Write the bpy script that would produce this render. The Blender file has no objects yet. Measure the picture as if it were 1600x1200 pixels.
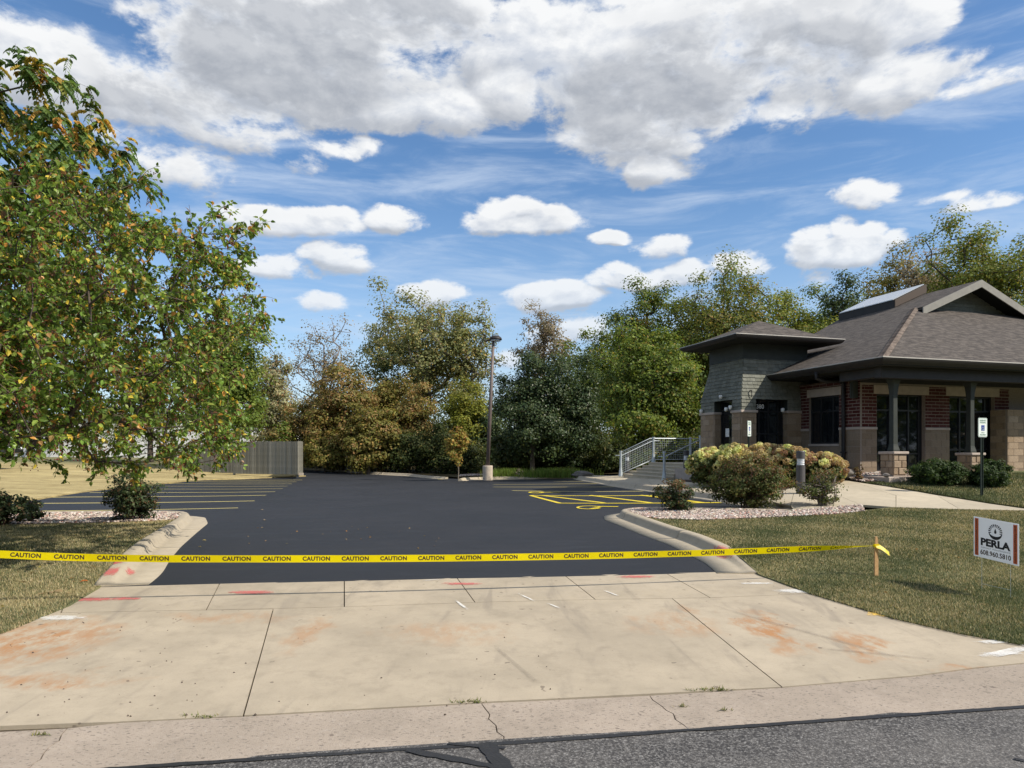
import bpy, math, random
import numpy as np
from mathutils import Vector, Matrix, geometry
random.seed(7)
rng = np.random.default_rng(7)
R = math.radians
sc = bpy.context.scene
COL = sc.collection

# ------------------------------------------------------------------ camera, sky, sun, exposure
HC, F, CX, HY = 1.65, 1050.0, 800.0, 700.0
cam = bpy.data.cameras.new('camera'); camo = bpy.data.objects.new('camera', cam); COL.objects.link(camo)
camo.location = (0, 0, HC); camo.rotation_euler = (R(90), 0, 0)
cam.sensor_width = 36; cam.lens = F / 1600 * 36; cam.shift_y = (HY - 600) / 1600
cam.clip_start = .05; cam.clip_end = 3000
sc.camera = camo
SUN_AZ, SUN_EL = 25, 42          # azimuth measured from +X towards the camera side, elevation
sdir = Vector((math.cos(R(SUN_AZ)) * math.cos(R(SUN_EL)), -math.sin(R(SUN_AZ)) * math.cos(R(SUN_EL)), math.sin(R(SUN_EL))))
sun = bpy.data.lights.new('sun', 'SUN'); suno = bpy.data.objects.new('sun', sun); COL.objects.link(suno)
sun.energy = 5.0; sun.angle = R(.53); sun.color = (1, .92, .79)
suno.rotation_euler = sdir.to_track_quat('Z', 'Y').to_euler(); suno.location = (20, -20, 40)
sc.view_settings.view_transform = 'Standard'; sc.view_settings.look = 'None'
sc.view_settings.exposure = 0.18; sc.view_settings.gamma = 1; sc.view_settings.use_curve_mapping = False
try:
    sc.cycles.max_bounces = 6; sc.cycles.diffuse_bounces = 3; sc.cycles.glossy_bounces = 3
    sc.cycles.transparent_max_bounces = 12; sc.cycles.use_denoising = True
except Exception: pass

class NT:
    """small node-tree helper"""
    def __init__(s, tree): s.t = tree; tree.nodes.clear()
    def n(s, typ, **kw):
        nd = s.t.nodes.new(typ)
        ins = kw.pop('i', {})
        for k, v in kw.items(): setattr(nd, k, v)
        for k, v in ins.items():
            if isinstance(v, tuple) and len(v) == 2 and hasattr(v[0], 'outputs'): s.t.links.new(v[0].outputs[v[1]], nd.inputs[k])
            elif hasattr(v, 'outputs'): s.t.links.new(v.outputs[0], nd.inputs[k])
            elif hasattr(v, 'is_output'): s.t.links.new(v, nd.inputs[k])
            else: nd.inputs[k].default_value = v
        return nd
    def m(s, op, a, b=0.0, c=None, clamp=False):
        i = {0: a, 1: b}
        if c is not None: i[2] = c
        return s.n('ShaderNodeMath', operation=op, use_clamp=clamp, i=i).outputs[0]
    def mix(s, f, a, b, bt='MIX'):
        nd = s.n('ShaderNodeMix', data_type='RGBA', blend_type=bt)
        for k, v in ((0, f), (6, a), (7, b)):
            if hasattr(v, 'is_output'): s.t.links.new(v, nd.inputs[k])
            elif hasattr(v, 'outputs'): s.t.links.new(v.outputs[0], nd.inputs[k])
            else: nd.inputs[k].default_value = v if k == 0 or len(v) == 4 else (*v, 1)
        return nd.outputs[2]
    def sstep(s, x, a, b, lo=0., hi=1.):
        return s.n('ShaderNodeMapRange', interpolation_type='SMOOTHSTEP', i={0: x, 1: a, 2: b, 3: lo, 4: hi}).outputs[0]
    def noise(s, vec, scale, detail=5, rough=.55, dist=0.0, out=0):
        return s.n('ShaderNodeTexNoise', i={'Vector': vec, 'Scale': scale, 'Detail': detail, 'Roughness': rough, 'Distortion': dist}).outputs[out]
    def vm(s, op, a, b=None):
        i = {0: a}
        if b is not None: i[1] = b
        return s.n('ShaderNodeVectorMath', operation=op, i=i)

world = bpy.data.worlds.new('World'); sc.world = world; world.use_nodes = True
w = NT(world.node_tree)
SKY_K = .1
sky = w.n('ShaderNodeTexSky', sky_type='NISHITA', sun_disc=False, sun_elevation=R(SUN_EL), sun_rotation=math.atan2(sdir.x, sdir.y),
          air_density=1.0, dust_density=.6, ozone_density=2.6, altitude=250)
skyc = w.n('ShaderNodeHueSaturation', i={'Saturation': 1.14, 'Value': 1.42, 'Color': sky}).outputs[0]
d = w.n('ShaderNodeTexCoord').outputs['Generated']
sep = w.n('ShaderNodeSeparateXYZ', i={0: d})
az = w.m('ARCTAN2', sep.outputs[0], sep.outputs[1])
el = w.m('ARCSINE', sep.outputs[2])
uv = w.n('ShaderNodeCombineXYZ', i={0: az, 1: el}).outputs[0]
def sky_dir(px, py):
    x, z = (px - CX) / F, (HY - py) / F
    return math.atan2(x, 1), math.atan2(z, math.hypot(1, x))
BLOBS = [  # cx, cy, rx, ry, weight   (where the photograph's clouds stand in the sky)
 (90,105,190,75,1.0),(270,150,140,70,.9),(430,80,190,105,1.25),(600,70,170,110,1.3),(760,60,130,85,1.2),(640,165,150,42,.8),
 (790,125,75,60,.85),(400,205,80,42,.8),(250,245,140,34,.45),(455,240,50,26,.6),(520,110,150,80,1.1),(545,235,60,16,.5),
 (950,95,120,100,1.2),(1100,90,170,115,1.35),(1280,75,170,95,1.2),(1405,120,115,60,1.0),(1000,200,110,62,1.1),(1010,258,42,34,.9),
 (1545,122,70,22,.75),(1430,40,80,50,.8),(1180,180,120,35,.7),(880,20,60,40,.7),
 (800,350,92,24,1.0),(775,332,34,20,.9),(808,320,36,20,.9),(842,335,36,18,.8),(455,352,110,24,.8),(420,340,40,18,.7),(500,338,44,18,.7),(520,402,55,22,.85),(430,418,48,20,.75),(605,350,48,20,.7),
 (1330,392,100,28,1.1),(1275,378,32,20,.9),(1318,368,30,22,1.0),(1362,370,34,22,1.0),(1405,376,26,18,.9),(1300,430,40,20,.6),(1165,418,46,20,.9),(962,379,34,12,.8),(1345,314,52,24,.75),(1540,316,56,16,.7),(1480,308,30,9,.4),
 (690,462,48,16,.8),(505,478,52,16,.6),(1030,440,110,18,.9),(985,428,34,14,.8),(1070,428,40,14,.8),(865,472,82,20,1.0),(838,458,32,16,.9),(880,455,34,16,.9),(790,560,34,18,.7),(900,520,60,30,.6),(1040,390,30,14,.4)]
warp = w.noise(d, 7.0, 3, .5, out=1)
uvw = w.vm('ADD', uv, w.vm('MULTIPLY', w.vm('SUBTRACT', warp, (.5, .5, .5)).outputs[0], (.10, .05, 0)).outputs[0]).outputs[0]
def blobfield(vec):
    acc = None
    for (bx, by, rx, ry, wt) in BLOBS:
        a0, e0 = sky_dir(bx, by)
        sx = 1 / max(abs(sky_dir(bx + rx, by)[0] - sky_dir(bx - rx, by)[0]) / 2, 1e-3)
        sy = 1 / max(abs(sky_dir(bx, by - ry)[1] - sky_dir(bx, by + ry)[1]) / 2, 1e-3)
        q = w.vm('MULTIPLY', w.vm('SUBTRACT', vec, (a0, e0, 0)).outputs[0], (sx, sy, 0)).outputs[0]
        dd = w.vm('DOT_PRODUCT', q, q).outputs['Value']
        b = w.m('MULTIPLY_ADD', dd, -wt * .8, wt)
        acc = b if acc is None else w.m('SMOOTH_MAX', acc, b, .25)
    return acc
acc = blobfield(uvw)
acc_up = blobfield(w.vm('ADD', uvw, (.006, .016, 0)).outputs[0])
flat = w.vm('MULTIPLY', d, (1, 1, 1.9)).outputs[0]
big = w.noise(flat, 3.1, 2, .5)                      # generic broken cloud for the rest of the sky
awayx = w.sstep(w.m('ABSOLUTE', az), .72, .95)
awayz = w.sstep(el, .60, .80)
away = w.m('MAXIMUM', awayx, awayz)
gen = w.m('MULTIPLY', w.m('SUBTRACT', big, .50), 7.0)
base = w.m('MAXIMUM', acc, -1.2)
base = w.n('ShaderNodeMix', data_type='FLOAT', i={0: away, 2: base, 3: gen}).outputs[0]
def fb(vec): return w.noise(vec, 9.0, 9, .60, .25)
n1 = fb(flat)
lightv = Vector((.55, -.35, .75)) * .022
n2 = fb(w.vm('ADD', flat, tuple(lightv)).outputs[0])
n3 = w.noise(flat, 24.0, 7, .6, .2)
pf = w.noise(flat, 5.5, 2, .5)
dens = w.m('ADD', w.m('ADD', w.m('MINIMUM', base, .82), w.m('MULTIPLY', w.m('SUBTRACT', n1, .5), 2.9)), w.m('ADD', w.m('MULTIPLY', w.m('SUBTRACT', n3, .5), 1.7), w.m('MULTIPLY', w.m('SUBTRACT', pf, .5), 1.3)))
alpha = w.m('POWER', w.sstep(dens, -.14, .50), 1.1)
cirr = w.noise(w.vm('MULTIPLY', d, (1.6, 1.6, 9)).outputs[0], 2.6, 8, .62, .6)
cirrus = w.m('MULTIPLY', w.sstep(cirr, .42, .78), .62)
form = w.m('MULTIPLY', w.m('SUBTRACT', w.m('MINIMUM', acc, 1.3), w.m('MINIMUM', acc_up, 1.3)), w.m('SUBTRACT', 1.0, away))
lit = w.m('ADD', w.m('MULTIPLY_ADD', w.m('SUBTRACT', n1, n2), 4.5, .52), w.m('MULTIPLY', form, .95), clamp=True)
thick = w.sstep(dens, .25, 1.0)
lowf = w.noise(w.vm('ADD', flat, (.3, .1, .05)).outputs[0], 3.4, 3, .5)
gb_ = None
for (bx, by, rx, ry) in ((400, 60, 260, 150), (250, 170, 120, 60), (640, 30, 150, 60), (1000, 170, 190, 110), (1230, 110, 150, 60)):
    a0, e0 = sky_dir(bx, by); sx = 2 / max(sky_dir(bx + rx, by)[0] - sky_dir(bx - rx, by)[0], 1e-3); sy = 2 / max(sky_dir(bx, by - ry)[1] - sky_dir(bx, by + ry)[1], 1e-3)
    q = w.vm('MULTIPLY', w.vm('SUBTRACT', uvw, (a0, e0, 0)).outputs[0], (sx, sy, 0)).outputs[0]
    b = w.sstep(w.vm('DOT_PRODUCT', q, q).outputs['Value'], 1.3, .2); gb_ = b if gb_ is None else w.m('MAXIMUM', gb_, b)
low_ = w.sstep(w.m('ADD', w.m('MULTIPLY', lowf, .7), w.m('MULTIPLY', gb_, .28)), .30, .55)
grey = w.m('MULTIPLY', w.m('MULTIPLY', thick, low_), w.sstep(el, .22, .45, .15, 1.))
grey = w.m('MAXIMUM', grey, w.m('MULTIPLY', w.sstep(form, .02, -.42), .8))
white = w.mix(lit, (5.6, 6.0, 6.7), (8.3, 8.4, 8.5))
grayc = w.mix(lit, (3.2, 3.45, 3.9), (4.5, 4.75, 5.2))
cc = w.mix(w.m('MULTIPLY', grey, .80), white, grayc)
s1 = w.mix(cirrus, skyc, (6.0, 6.9, 8.2))
s2 = w.mix(alpha, s1, cc)
hz = w.sstep(el, .0, .38, .55, 0.)
s3 = w.mix(hz, s2, (4.6, 6.0, 7.8))
bg = w.n('ShaderNodeBackground', i={'Color': s3, 'Strength': SKY_K})
w.n('ShaderNodeOutputWorld', i={'Surface': bg})
try: world.cycles.sampling_method = 'MANUAL'; world.cycles.sample_map_resolution = 512
except Exception: pass

# ------------------------------------------------------------------ terrain height
CT = np.array([(-4.4,8.06,0),(2.8,8.98,0),(0,12,.0),(-6.3,16,-.09),(2.4,16.2,.08),(-8.5,20.9,-.22),(-13.6,19.4,-.18),(-12.3,37.3,-.33),(-18.3,35.5,-.2),
 (-1.45,40,-.2),(-1,28,-.05),(4.9,21,.27),(5.4,18.4,.27),(3.8,37,-.05),(5.73,25.3,.30),(5.31,28.9,.30),(7.3,16.8,.42),(11.2,16,.30),(10.4,13.8,.26),
 (7.5,14.2,.18),(5.65,7.8,-.02),(4.6,8.5,.0),(10.5,18.5,.74),(13,18.5,.74),(16,19,.74),(7.6,20.3,.6),(9.2,19.3,.70),(-6,3.8,-.14),(0,4,-.14),(6,4.6,-.14),
 (0,0,-.06),(-10,2,-.1),(12,4,-.14),(-6,8,-.02),(-10,9,.0),(-10,14,-.08),(-16,25,-.05),(-30,40,.3),(-40,60,.55),(-20,60,.2),(0,50,-.2),(10,45,.1),
 (-12,48,-.25),(20,45,.5),(30,30,.7),(40,10,.4),(30,80,.0),(-60,30,.4),(-60,90,.5),(10,9,.05),(0,-8,-.1),(60,60,.3),(0,80,-.2)], float)
def _phi(r2): return np.where(r2 > 0, .5 * r2 * np.log(np.maximum(r2, 1e-12)), 0)
_A = _phi(((CT[:, None, :2] - CT[None, :, :2]) ** 2).sum(-1)) + np.eye(len(CT)) * 6.0
_P = np.c_[np.ones(len(CT)), CT[:, :2]]
_M = np.block([[_A, _P], [_P.T, np.zeros((3, 3))]])
_W = np.linalg.solve(_M, np.r_[CT[:, 2], 0, 0, 0])
def elev(x, y):
    x = np.atleast_1d(np.asarray(x, float)); y = np.atleast_1d(np.asarray(y, float))
    r = np.hypot(x, y - 25); k = np.minimum(1, 65 / np.maximum(r, 1e-6)); x = x * k; y = 25 + (y - 25) * k
    out = np.empty(x.shape)
    for a in range(0, len(x), 20000):
        xs, ys = x[a:a+20000], y[a:a+20000]
        q = _phi((xs[:, None] - CT[None, :, 0]) ** 2 + (ys[:, None] - CT[None, :, 1]) ** 2)
        out[a:a+20000] = q @ _W[:-3] + _W[-3] + _W[-2] * xs + _W[-1] * ys
    return out
def e1(x, y): return float(elev(x, y)[0])
def gp(px, py, off=0.0):
    """where the sight line of a photograph point meets the ground (+off)"""
    px = np.atleast_1d(np.asarray(px, float)); py = np.atleast_1d(np.asarray(py, float))
    y = HC * F / np.maximum(py - HY, 4)
    for _ in range(40):
        x = (px - CX) / F * y
        yn = np.maximum((HC - (off(x, y) if callable(off) else off) - elev(x, y)), .2) * F / np.maximum(py - HY, 4)
        y = y * .5 + yn * .5
    return np.c_[(px - CX) / F * y, y]
def g1(px, py, off=0.0):
    r = gp(px, py, off)[0]; return Vector((r[0], r[1], e1(r[0], r[1]) + off))
def at(px, py, y): return Vector(((px - CX) / F * y, y, HC - (py - HY) / F * y))

# ------------------------------------------------------------------ materials
MATS = {}
def newmat(name):
    m = bpy.data.materials.new(name); m.use_nodes = True; MATS[name] = m
    return m, NT(m.node_tree)
def finish(t, color, rough=.8, bump=None, bstr=.3, bdist=.01, spec=.3, metal=0., **kw):
    i = {'Base Color': color if hasattr(color, 'is_output') else (*color, 1), 'Roughness': rough, 'Metallic': metal, 'Specular IOR Level': spec}
    i.update(kw)
    if bump is not None: i['Normal'] = t.n('ShaderNodeBump', i={'Strength': bstr, 'Distance': bdist, 'Height': bump})
    p = t.n('ShaderNodeBsdfPrincipled', i=i)
    t.n('ShaderNodeOutputMaterial', i={'Surface': p}); return p
def P3(t): return t.n('ShaderNodeNewGeometry').outputs['Position']
def OB(t): return t.n('ShaderNodeTexCoord').outputs['Object']
def simple(name, c1, c2=None, scale=8, rough=.7, bstr=.25, bscale=60, spec=.3, metal=0., rnd=0., world_=False):
    m, t = newmat(name); v = P3(t) if world_ else OB(t)
    c2 = c2 or tuple(x * .75 for x in c1)
    c = t.mix(t.sstep(t.noise(v, scale, 6, .6), .3, .7), c1, c2)
    if rnd:
        o = t.n('ShaderNodeObjectInfo').outputs['Random']
        c = t.n('ShaderNodeHueSaturation', i={'Color': c, 'Value': t.m('MULTIPLY_ADD', o, rnd, 1 - rnd / 2), 'Saturation': t.m('MULTIPLY_ADD', o, -rnd * .6, 1 + rnd * .3)}).outputs[0]
    finish(t, c, rough, t.noise(v, bscale, 3), bstr, .01, spec, metal); return m

simple('brick', (.098, .022, .017), (.055, .015, .014), 14, .85, .4, 90, rnd=.55)
simple('block', (.36, .27, .185), (.27, .20, .138), 6, .9, .6, 50, rnd=.28)
simple('block_smooth', (.255, .195, .138), (.205, .155, .11), 6, .9, .3, 50, rnd=.2)
simple('mortar', (.30, .25, .21), (.24, .20, .165), 20, .95)
simple('cast_stone', (.46, .385, .33), (.38, .32, .275), 5, .85, .15)
simple('shake', (.185, .19, .158), (.14, .145, .12), 10, .85, .35, 80, rnd=.35)
simple('trim_green', (.038, .044, .038), (.030, .035, .031), 5, .6, .1)
simple('trim_dark', (.022, .020, .020), (.030, .027, .026), 5, .55, .05)
simple('drip', (.50, .48, .44), (.42, .40, .37), 5, .5, .02)
simple('soffit', (.022, .024, .022), (.018, .02, .018), 5, .8, .05)
simple('gable_trim', (.27, .26, .23), (.23, .22, .2), 5, .7, .1)
simple('frame_dark', (.012, .013, .016), (.016, .017, .02), 5, .4, .02, spec=.5)
simple('concrete_pole', (.52, .44, .35), (.42, .36, .29), 5, .9, .25)
simple('kerb', (.41, .355, .27), (.36, .31, .235), 5.0, .93, .45, 70, world_=True)
simple('galv', (.52, .57, .60), (.42, .47, .5), 6, .45, .05, spec=.5, metal=.35)
simple('pole_bronze', (.155, .12, .11), (.12, .095, .085), 4, .5, .05, spec=.5)
simple('bollard', (.085, .08, .082), (.065, .062, .065), 6, .5, .08, spec=.5)
simple('white_metal', (.78, .78, .76), (.7, .7, .69), 6, .5, .03)
simple('stake_wood', (.52, .33, .16), (.40, .24, .11), 20, .8, .3, 120)
simple('fence_wood', (.235, .225, .185), (.155, .15, .122), 3, .9, .4, 60, rnd=.42)
simple('bark', (.125, .10, .08), (.07, .055, .045), 9, .95, .8, 40)
simple('bark_pale', (.22, .19, .15), (.13, .11, .09), 6, .95, .8, 30)
simple('twig_grey', (.22, .19, .17), (.14, .12, .11), 9, .95, .4, 40)
simple('bark_red', (.10, .055, .045), (.15, .10, .085), 12, .85, .4, 50)
simple('boulder', (.20, .18, .165), (.13, .118, .11), 5, .9, .8, 12)
simple('sign_green', (.03, .17, .10), None, 5, .45, .02)
simple('sign_white', (.74, .80, .78), (.70, .76, .74), 5, .4, .02)
simple('sign_blue', (.01, .05, .35), None, 5, .4, .02)
m, t = newmat('sign_board'); p = t.n('ShaderNodeBsdfPrincipled', i={'Base Color': (.84, .86, .88, 1), 'Roughness': .4})
t.n('ShaderNodeOutputMaterial', i={'Surface': t.n('ShaderNodeMixShader', i={0: .35, 1: p, 2: t.n('ShaderNodeBsdfTranslucent', i={'Color': (.84, .86, .9, 1)})})})
m, t = newmat('print_orange'); p = t.n('ShaderNodeBsdfPrincipled', i={'Base Color': (.72, .17, .06, 1), 'Roughness': .5})
t.n('ShaderNodeOutputMaterial', i={'Surface': t.n('ShaderNodeMixShader', i={0: .35, 1: p, 2: t.n('ShaderNodeBsdfTranslucent', i={'Color': (.75, .2, .07, 1)})})})
simple('print_black', (.012, .013, .018), None, 5, .5, .02)
simple('print_grey', (.28, .30, .33), None, 5, .5, .02)
simple('print_letter', (.06, .035, .02), None, 5, .5, .02)
simple('channel_steel', (.035, .05, .042), (.025, .035, .03), 5, .5, .05)
simple('panel_white', (.74, .74, .73), (.66, .66, .66), 2, .6, .05)
simple('rubber', (.02, .02, .02), None, 5, .8, .05)
simple('joint_dirt', (.055, .042, .030), (.10, .08, .05), 30, .98, .3, world_=True)
simple('paper', (.8, .8, .78), None, 5, .7, .0)
simple('berry', (.20, .018, .015), (.14, .012, .012), 5, .35, .0, spec=.5)
simple('rubbish', (.7, .68, .62), None, 5, .7)

def glassmat(name, tint, rough=.03):
    m, t = newmat(name)
    nz = t.noise(OB(t), 2.0, 2)
    finish(t, tint, rough, nz, .04, .02, .7)
glassmat('glass', (.008, .010, .013)); glassmat('car_glass', (.01, .012, .014))
m, t = newmat('car_paint'); finish(t, (.012, .013, .016), .25, spec=.6, **{'Coat Weight': .8})
m, t = newmat('skylight'); v = OB(t)
finish(t, t.mix(t.noise(v, 1.5, 3), (.42, .45, .48), (.52, .54, .56)), .22, spec=.6)
m, t = newmat('lens_white'); finish(t, (.7, .74, .8), .25, spec=.5)
m, t = newmat('tape'); v = OB(t)
p = t.n('ShaderNodeBsdfPrincipled', i={'Base Color': (.86, .70, .0, 1), 'Roughness': .35, 'Specular IOR Level': .4,
     'Normal': t.n('ShaderNodeBump', i={'Strength': .3, 'Distance': .01, 'Height': t.noise(v, 14, 3)})})
tr = t.n('ShaderNodeBsdfTranslucent', i={'Color': (.9, .75, .0, 1)})
t.n('ShaderNodeOutputMaterial', i={'Surface': t.n('ShaderNodeMixShader', i={0: .35, 1: p, 2: tr})})

# leaves: colour per leaf from an attribute
def leafmat(name, trans=.35, rough=.5, spec=.25, objcol=False):
    m, t = newmat(name)
    if objcol: c = t.n('ShaderNodeObjectInfo').outputs['Color']
    else: c = t.n('ShaderNodeVertexColor', layer_name='Col').outputs[0]
    a = t.n('ShaderNodeBsdfPrincipled', i={'Base Color': c, 'Roughness': rough, 'Specular IOR Level': spec})
    b = t.n('ShaderNodeBsdfTranslucent', i={'Color': t.mix(.5, c, t.mix(1.0, c, (1.35, 1.25, .6), 'MULTIPLY'))})
    t.n('ShaderNodeOutputMaterial', i={'Surface': t.n('ShaderNodeMixShader', i={0: trans, 1: a, 2: b})})
leafmat('leaf', .45); leafmat('leaf_gloss', .42, .38, .35); leafmat('leaf_obj', .42, .4, .35, True)
leafmat('grass_blade', .3, .6, .15)
leafmat('stone_col', 0.0, .8, .25)

# new sealed asphalt
m, t = newmat('asphalt_new'); v = P3(t)
big_ = t.noise(v, .35, 4, .6); st = t.noise(t.vm('MULTIPLY', v, (.5, 3.0, 1)).outputs[0], 1.3, 5, .6)
c = t.mix(t.sstep(big_, .3, .7), (.0145, .016, .020), (.022, .024, .030))
c = t.mix(t.m('MULTIPLY', t.sstep(st, .50, .75), .5), c, (.036, .039, .047))
fine = t.noise(v, 160, 2); c = t.mix(t.m('MULTIPLY', t.sstep(fine, .60, .72), .35), c, (.05, .052, .06))
finish(t, c, t.sstep(big_, .3, .7, .62, .78), fine, .35, .006, .32)
# old street asphalt
m, t = newmat('asphalt_old'); v = P3(t)
vo = t.n('ShaderNodeTexVoronoi', i={'Vector': v, 'Scale': 130.0}); ag = t.n('ShaderNodeSeparateColor', i={0: vo.outputs['Color']}).outputs[0]
c = t.mix(t.sstep(ag, .45, 1.0), (.125, .12, .115), (.31, .30, .29))
c = t.mix(t.sstep(t.noise(v, 60, 3), .35, .7), (.045, .044, .045), c)
c = t.mix(t.m('MULTIPLY', t.sstep(t.noise(v, 1.2, 5, .65), .4, .75), .35), c, (.24, .225, .21))
finish(t, c, .9, t.noise(v, 90, 3), .8, .01, .2)
m, t = newmat('seal'); v = P3(t); finish(t, t.mix(t.noise(v, 20, 3), (.018, .018, .019), (.035, .035, .036)), .55, t.noise(v, 60, 3), .4, .01)
# weathered concrete with stains
def concrete(name, c1, c2, rust=True, spots=.5, coarse=0):
    m, t = newmat(name); v = P3(t)
    c = t.mix(t.sstep(t.noise(v, .9, 6, .65), .3, .7), c1, c2)
    c = t.mix(t.m('MULTIPLY', t.sstep(t.noise(v, 5, 6, .7), .45, .75), .35), c, tuple(x * .62 for x in c2))
    c = t.mix(t.m('MULTIPLY', t.sstep(t.noise(v, 70, 3, .7), .5, .7), .22), c, tuple(x * .55 for x in c1))
    rnd = t.n('ShaderNodeObjectInfo').outputs['Random']
    c = t.n('ShaderNodeHueSaturation', i={'Color': c, 'Value': t.m('MULTIPLY_ADD', rnd, .10, .95)}).outputs[0]
    if coarse:
        sp = t.noise(t.vm('MULTIPLY', v, (.6, 1, 1)).outputs[0], 58, 3, .6)
        c = t.mix(t.m('MULTIPLY', t.sstep(sp, .565, .66), .62), c, (.10, .085, .075))
        c = t.mix(t.m('MULTIPLY', t.sstep(t.noise(v, 30, 3, .6), .56, .70), .18), c, (.50, .45, .40))
    if rust:
        ru = None
        wv = t.vm('ADD', v, t.vm('MULTIPLY', t.vm('SUBTRACT', t.noise(v, 2.2, 4, out=1), (.5, .5, .5)).outputs[0], (.9, .9, 0)).outputs[0]).outputs[0]
        for (x0, y0, sx, sy, k) in ((2.45, 6.4, .28, .8, 1), (3.1, 5.9, .25, .5, .8), (1.6, 6.6, .5, .45, .45), (-4.3, 6.0, .8, .8, .85), (-3.6, 5.0, .9, .22, .7), (-1.9, 6.2, .25, .6, .5), (-.6, 6.3, .7, .45, .35), (3.7, 5.3, .5, .12, .6), (-2.9,6.8,.8,.25,.4), (1.9,7.2,.15,.3,.5)):
            q = t.vm('MULTIPLY', t.vm('SUBTRACT', wv, (x0, y0, 0)).outputs[0], (1 / sx, 1 / sy, 0)).outputs[0]
            b = t.m('MULTIPLY_ADD', t.vm('DOT_PRODUCT', q, q).outputs['Value'], -k, k)
            ru = b if ru is None else t.m('MAXIMUM', ru, b)
        ru = t.m('MULTIPLY', t.m('MAXIMUM', ru, 0), t.sstep(t.noise(t.vm('MULTIPLY', v, (2, 1, 1)).outputs[0], 4, 7, .72), .36, .62))
        c = t.mix(t.m('MULTIPLY', ru, 1.25, clamp=True), c, (.38, .205, .10))
        # tyre smears
        ty = t.noise(t.vm('MULTIPLY', v, (1, .16, 1)).outputs[0], 2.6, 5, .6, 1.2)
        c = t.mix(t.m('MULTIPLY', t.sstep(ty, .54, .74), .42), c, (.19, .165, .14))
    dk = t.noise(v, 11, 2, .4)
    c = t.mix(t.m('MULTIPLY', t.sstep(dk, .73, .76), spots), c, (.05, .035, .03))
    finish(t, c, .92, t.noise(v, 120, 4, .7), .55 if coarse else .3, .006, .2)
concrete('concrete_apron', (.44, .375, .285), (.345, .295, .225))
concrete('concrete_gutter', (.40, .335, .275), (.32, .27, .22), rust=False, spots=.5, coarse=1)
concrete('concrete_walk', (.50, .435, .33), (.41, .36, .275), rust=False, spots=.1)
# ground covers
m, t = newmat('lawn_soil'); v = P3(t)
sepx = t.n('ShaderNodeSeparateXYZ', i={0: v})
pat = t.noise(v, .8, 6, .65); hf = t.m('ADD', t.m('MULTIPLY', t.noise(v, 28, 4, .7), .55), t.m('MULTIPLY', t.noise(t.vm('MULTIPLY', v, (1, .6, 1)).outputs[0], 2.4, 6, .75), .5))
green = t.mix(t.sstep(hf, .3, .7), (.095, .105, .05), (.155, .16, .085))
dry = t.mix(t.sstep(hf, .3, .7), (.20, .155, .072), (.50, .41, .205))
leftness = t.sstep(sepx.outputs[0], -3.0, -9.0)
nearness = t.sstep(sepx.outputs[1], 10, 17)
farg = t.sstep(sepx.outputs[1], 46, 54)
dryf = t.m('ADD', t.sstep(pat, .42, .75, 0, .55), t.m('MULTIPLY', leftness, t.m('MULTIPLY', nearness, 1.1)), clamp=True)
hf = t.m('ADD', hf, t.m('MULTIPLY', t.m('SUBTRACT', t.noise(t.vm('MULTIPLY', v, (.35, 1.2, 1)).outputs[0], .8, 5, .65), .5), .8))
dry = t.mix(t.sstep(hf, .25, .8), (.20, .155, .072), (.50, .41, .205))
dryf = t.m('MULTIPLY', dryf, t.m('SUBTRACT', 1.0, t.m('MULTIPLY', farg, .8)))
c = t.mix(dryf, green, dry)
finish(t, c, .95, hf, .8, .03, .1)
m, t = newmat('woodland_floor'); v = P3(t)
finish(t, t.mix(t.noise(v, 2, 6, .7), (.035, .035, .016), (.10, .075, .04)), .97, t.noise(v, 15, 4), .8, .03, .1)
m, t = newmat('mulch'); v = P3(t)
finish(t, t.mix(t.noise(v, 40, 4, .7), (.05, .035, .025), (.13, .10, .08)), .97, t.noise(v, 60, 4), .9, .02, .1)
# painted lines
m, t = newmat('line_yellow'); v = P3(t)
finish(t, t.mix(t.sstep(t.noise(v, 60, 4, .7), .5, .75), (.72, .56, .04), (.45, .35, .05)), .6, t.noise(v, 100, 3), .2, .005, .3)
m, t = newmat('line_left'); v = P3(t)
finish(t, t.mix(t.sstep(t.noise(v, 60, 4, .7), .45, .75), (.86, .72, .26), (.68, .56, .18)), .6, t.noise(v, 100, 3), .2, .005, .3)
m, t = newmat('line_faded'); v = P3(t)
finish(t, t.mix(t.sstep(t.noise(v, 60, 4, .7), .45, .75), (.62, .52, .20), (.42, .35, .14)), .6, t.noise(v, 100, 3), .2, .005, .3)
def spray(name, col, k=.75):
    m, t = newmat(name)
    uvn = t.n('ShaderNodeUVMap', uv_map='UVMap').outputs[0]
    q = t.vm('MULTIPLY', t.vm('SUBTRACT', uvn, (.5, .5, 0)).outputs[0], (2, 2, 0)).outputs[0]
    r = t.vm('DOT_PRODUCT', q, q).outputs['Value']
    a = t.m('MULTIPLY', t.sstep(t.m('ADD', r, t.m('MULTIPLY', t.m('SUBTRACT', t.noise(P3(t), 16, 6, .75), .5), 3.4)), 1.05, .0), k)
    p = t.n('ShaderNodeBsdfPrincipled', i={'Base Color': (*col, 1), 'Roughness': .8})
    t.n('ShaderNodeOutputMaterial', i={'Surface': t.n('ShaderNodeMixShader', i={0: a, 1: t.n('ShaderNodeBsdfTransparent'), 2: p})})
spray('spray_red', (.62, .12, .12), .6); spray('spray_white', (.80, .79, .76), .62); spray('spray_yellow', (.85, .55, .10), .8)
spray('tar_dark', (.14, .12, .10), .16)
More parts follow.
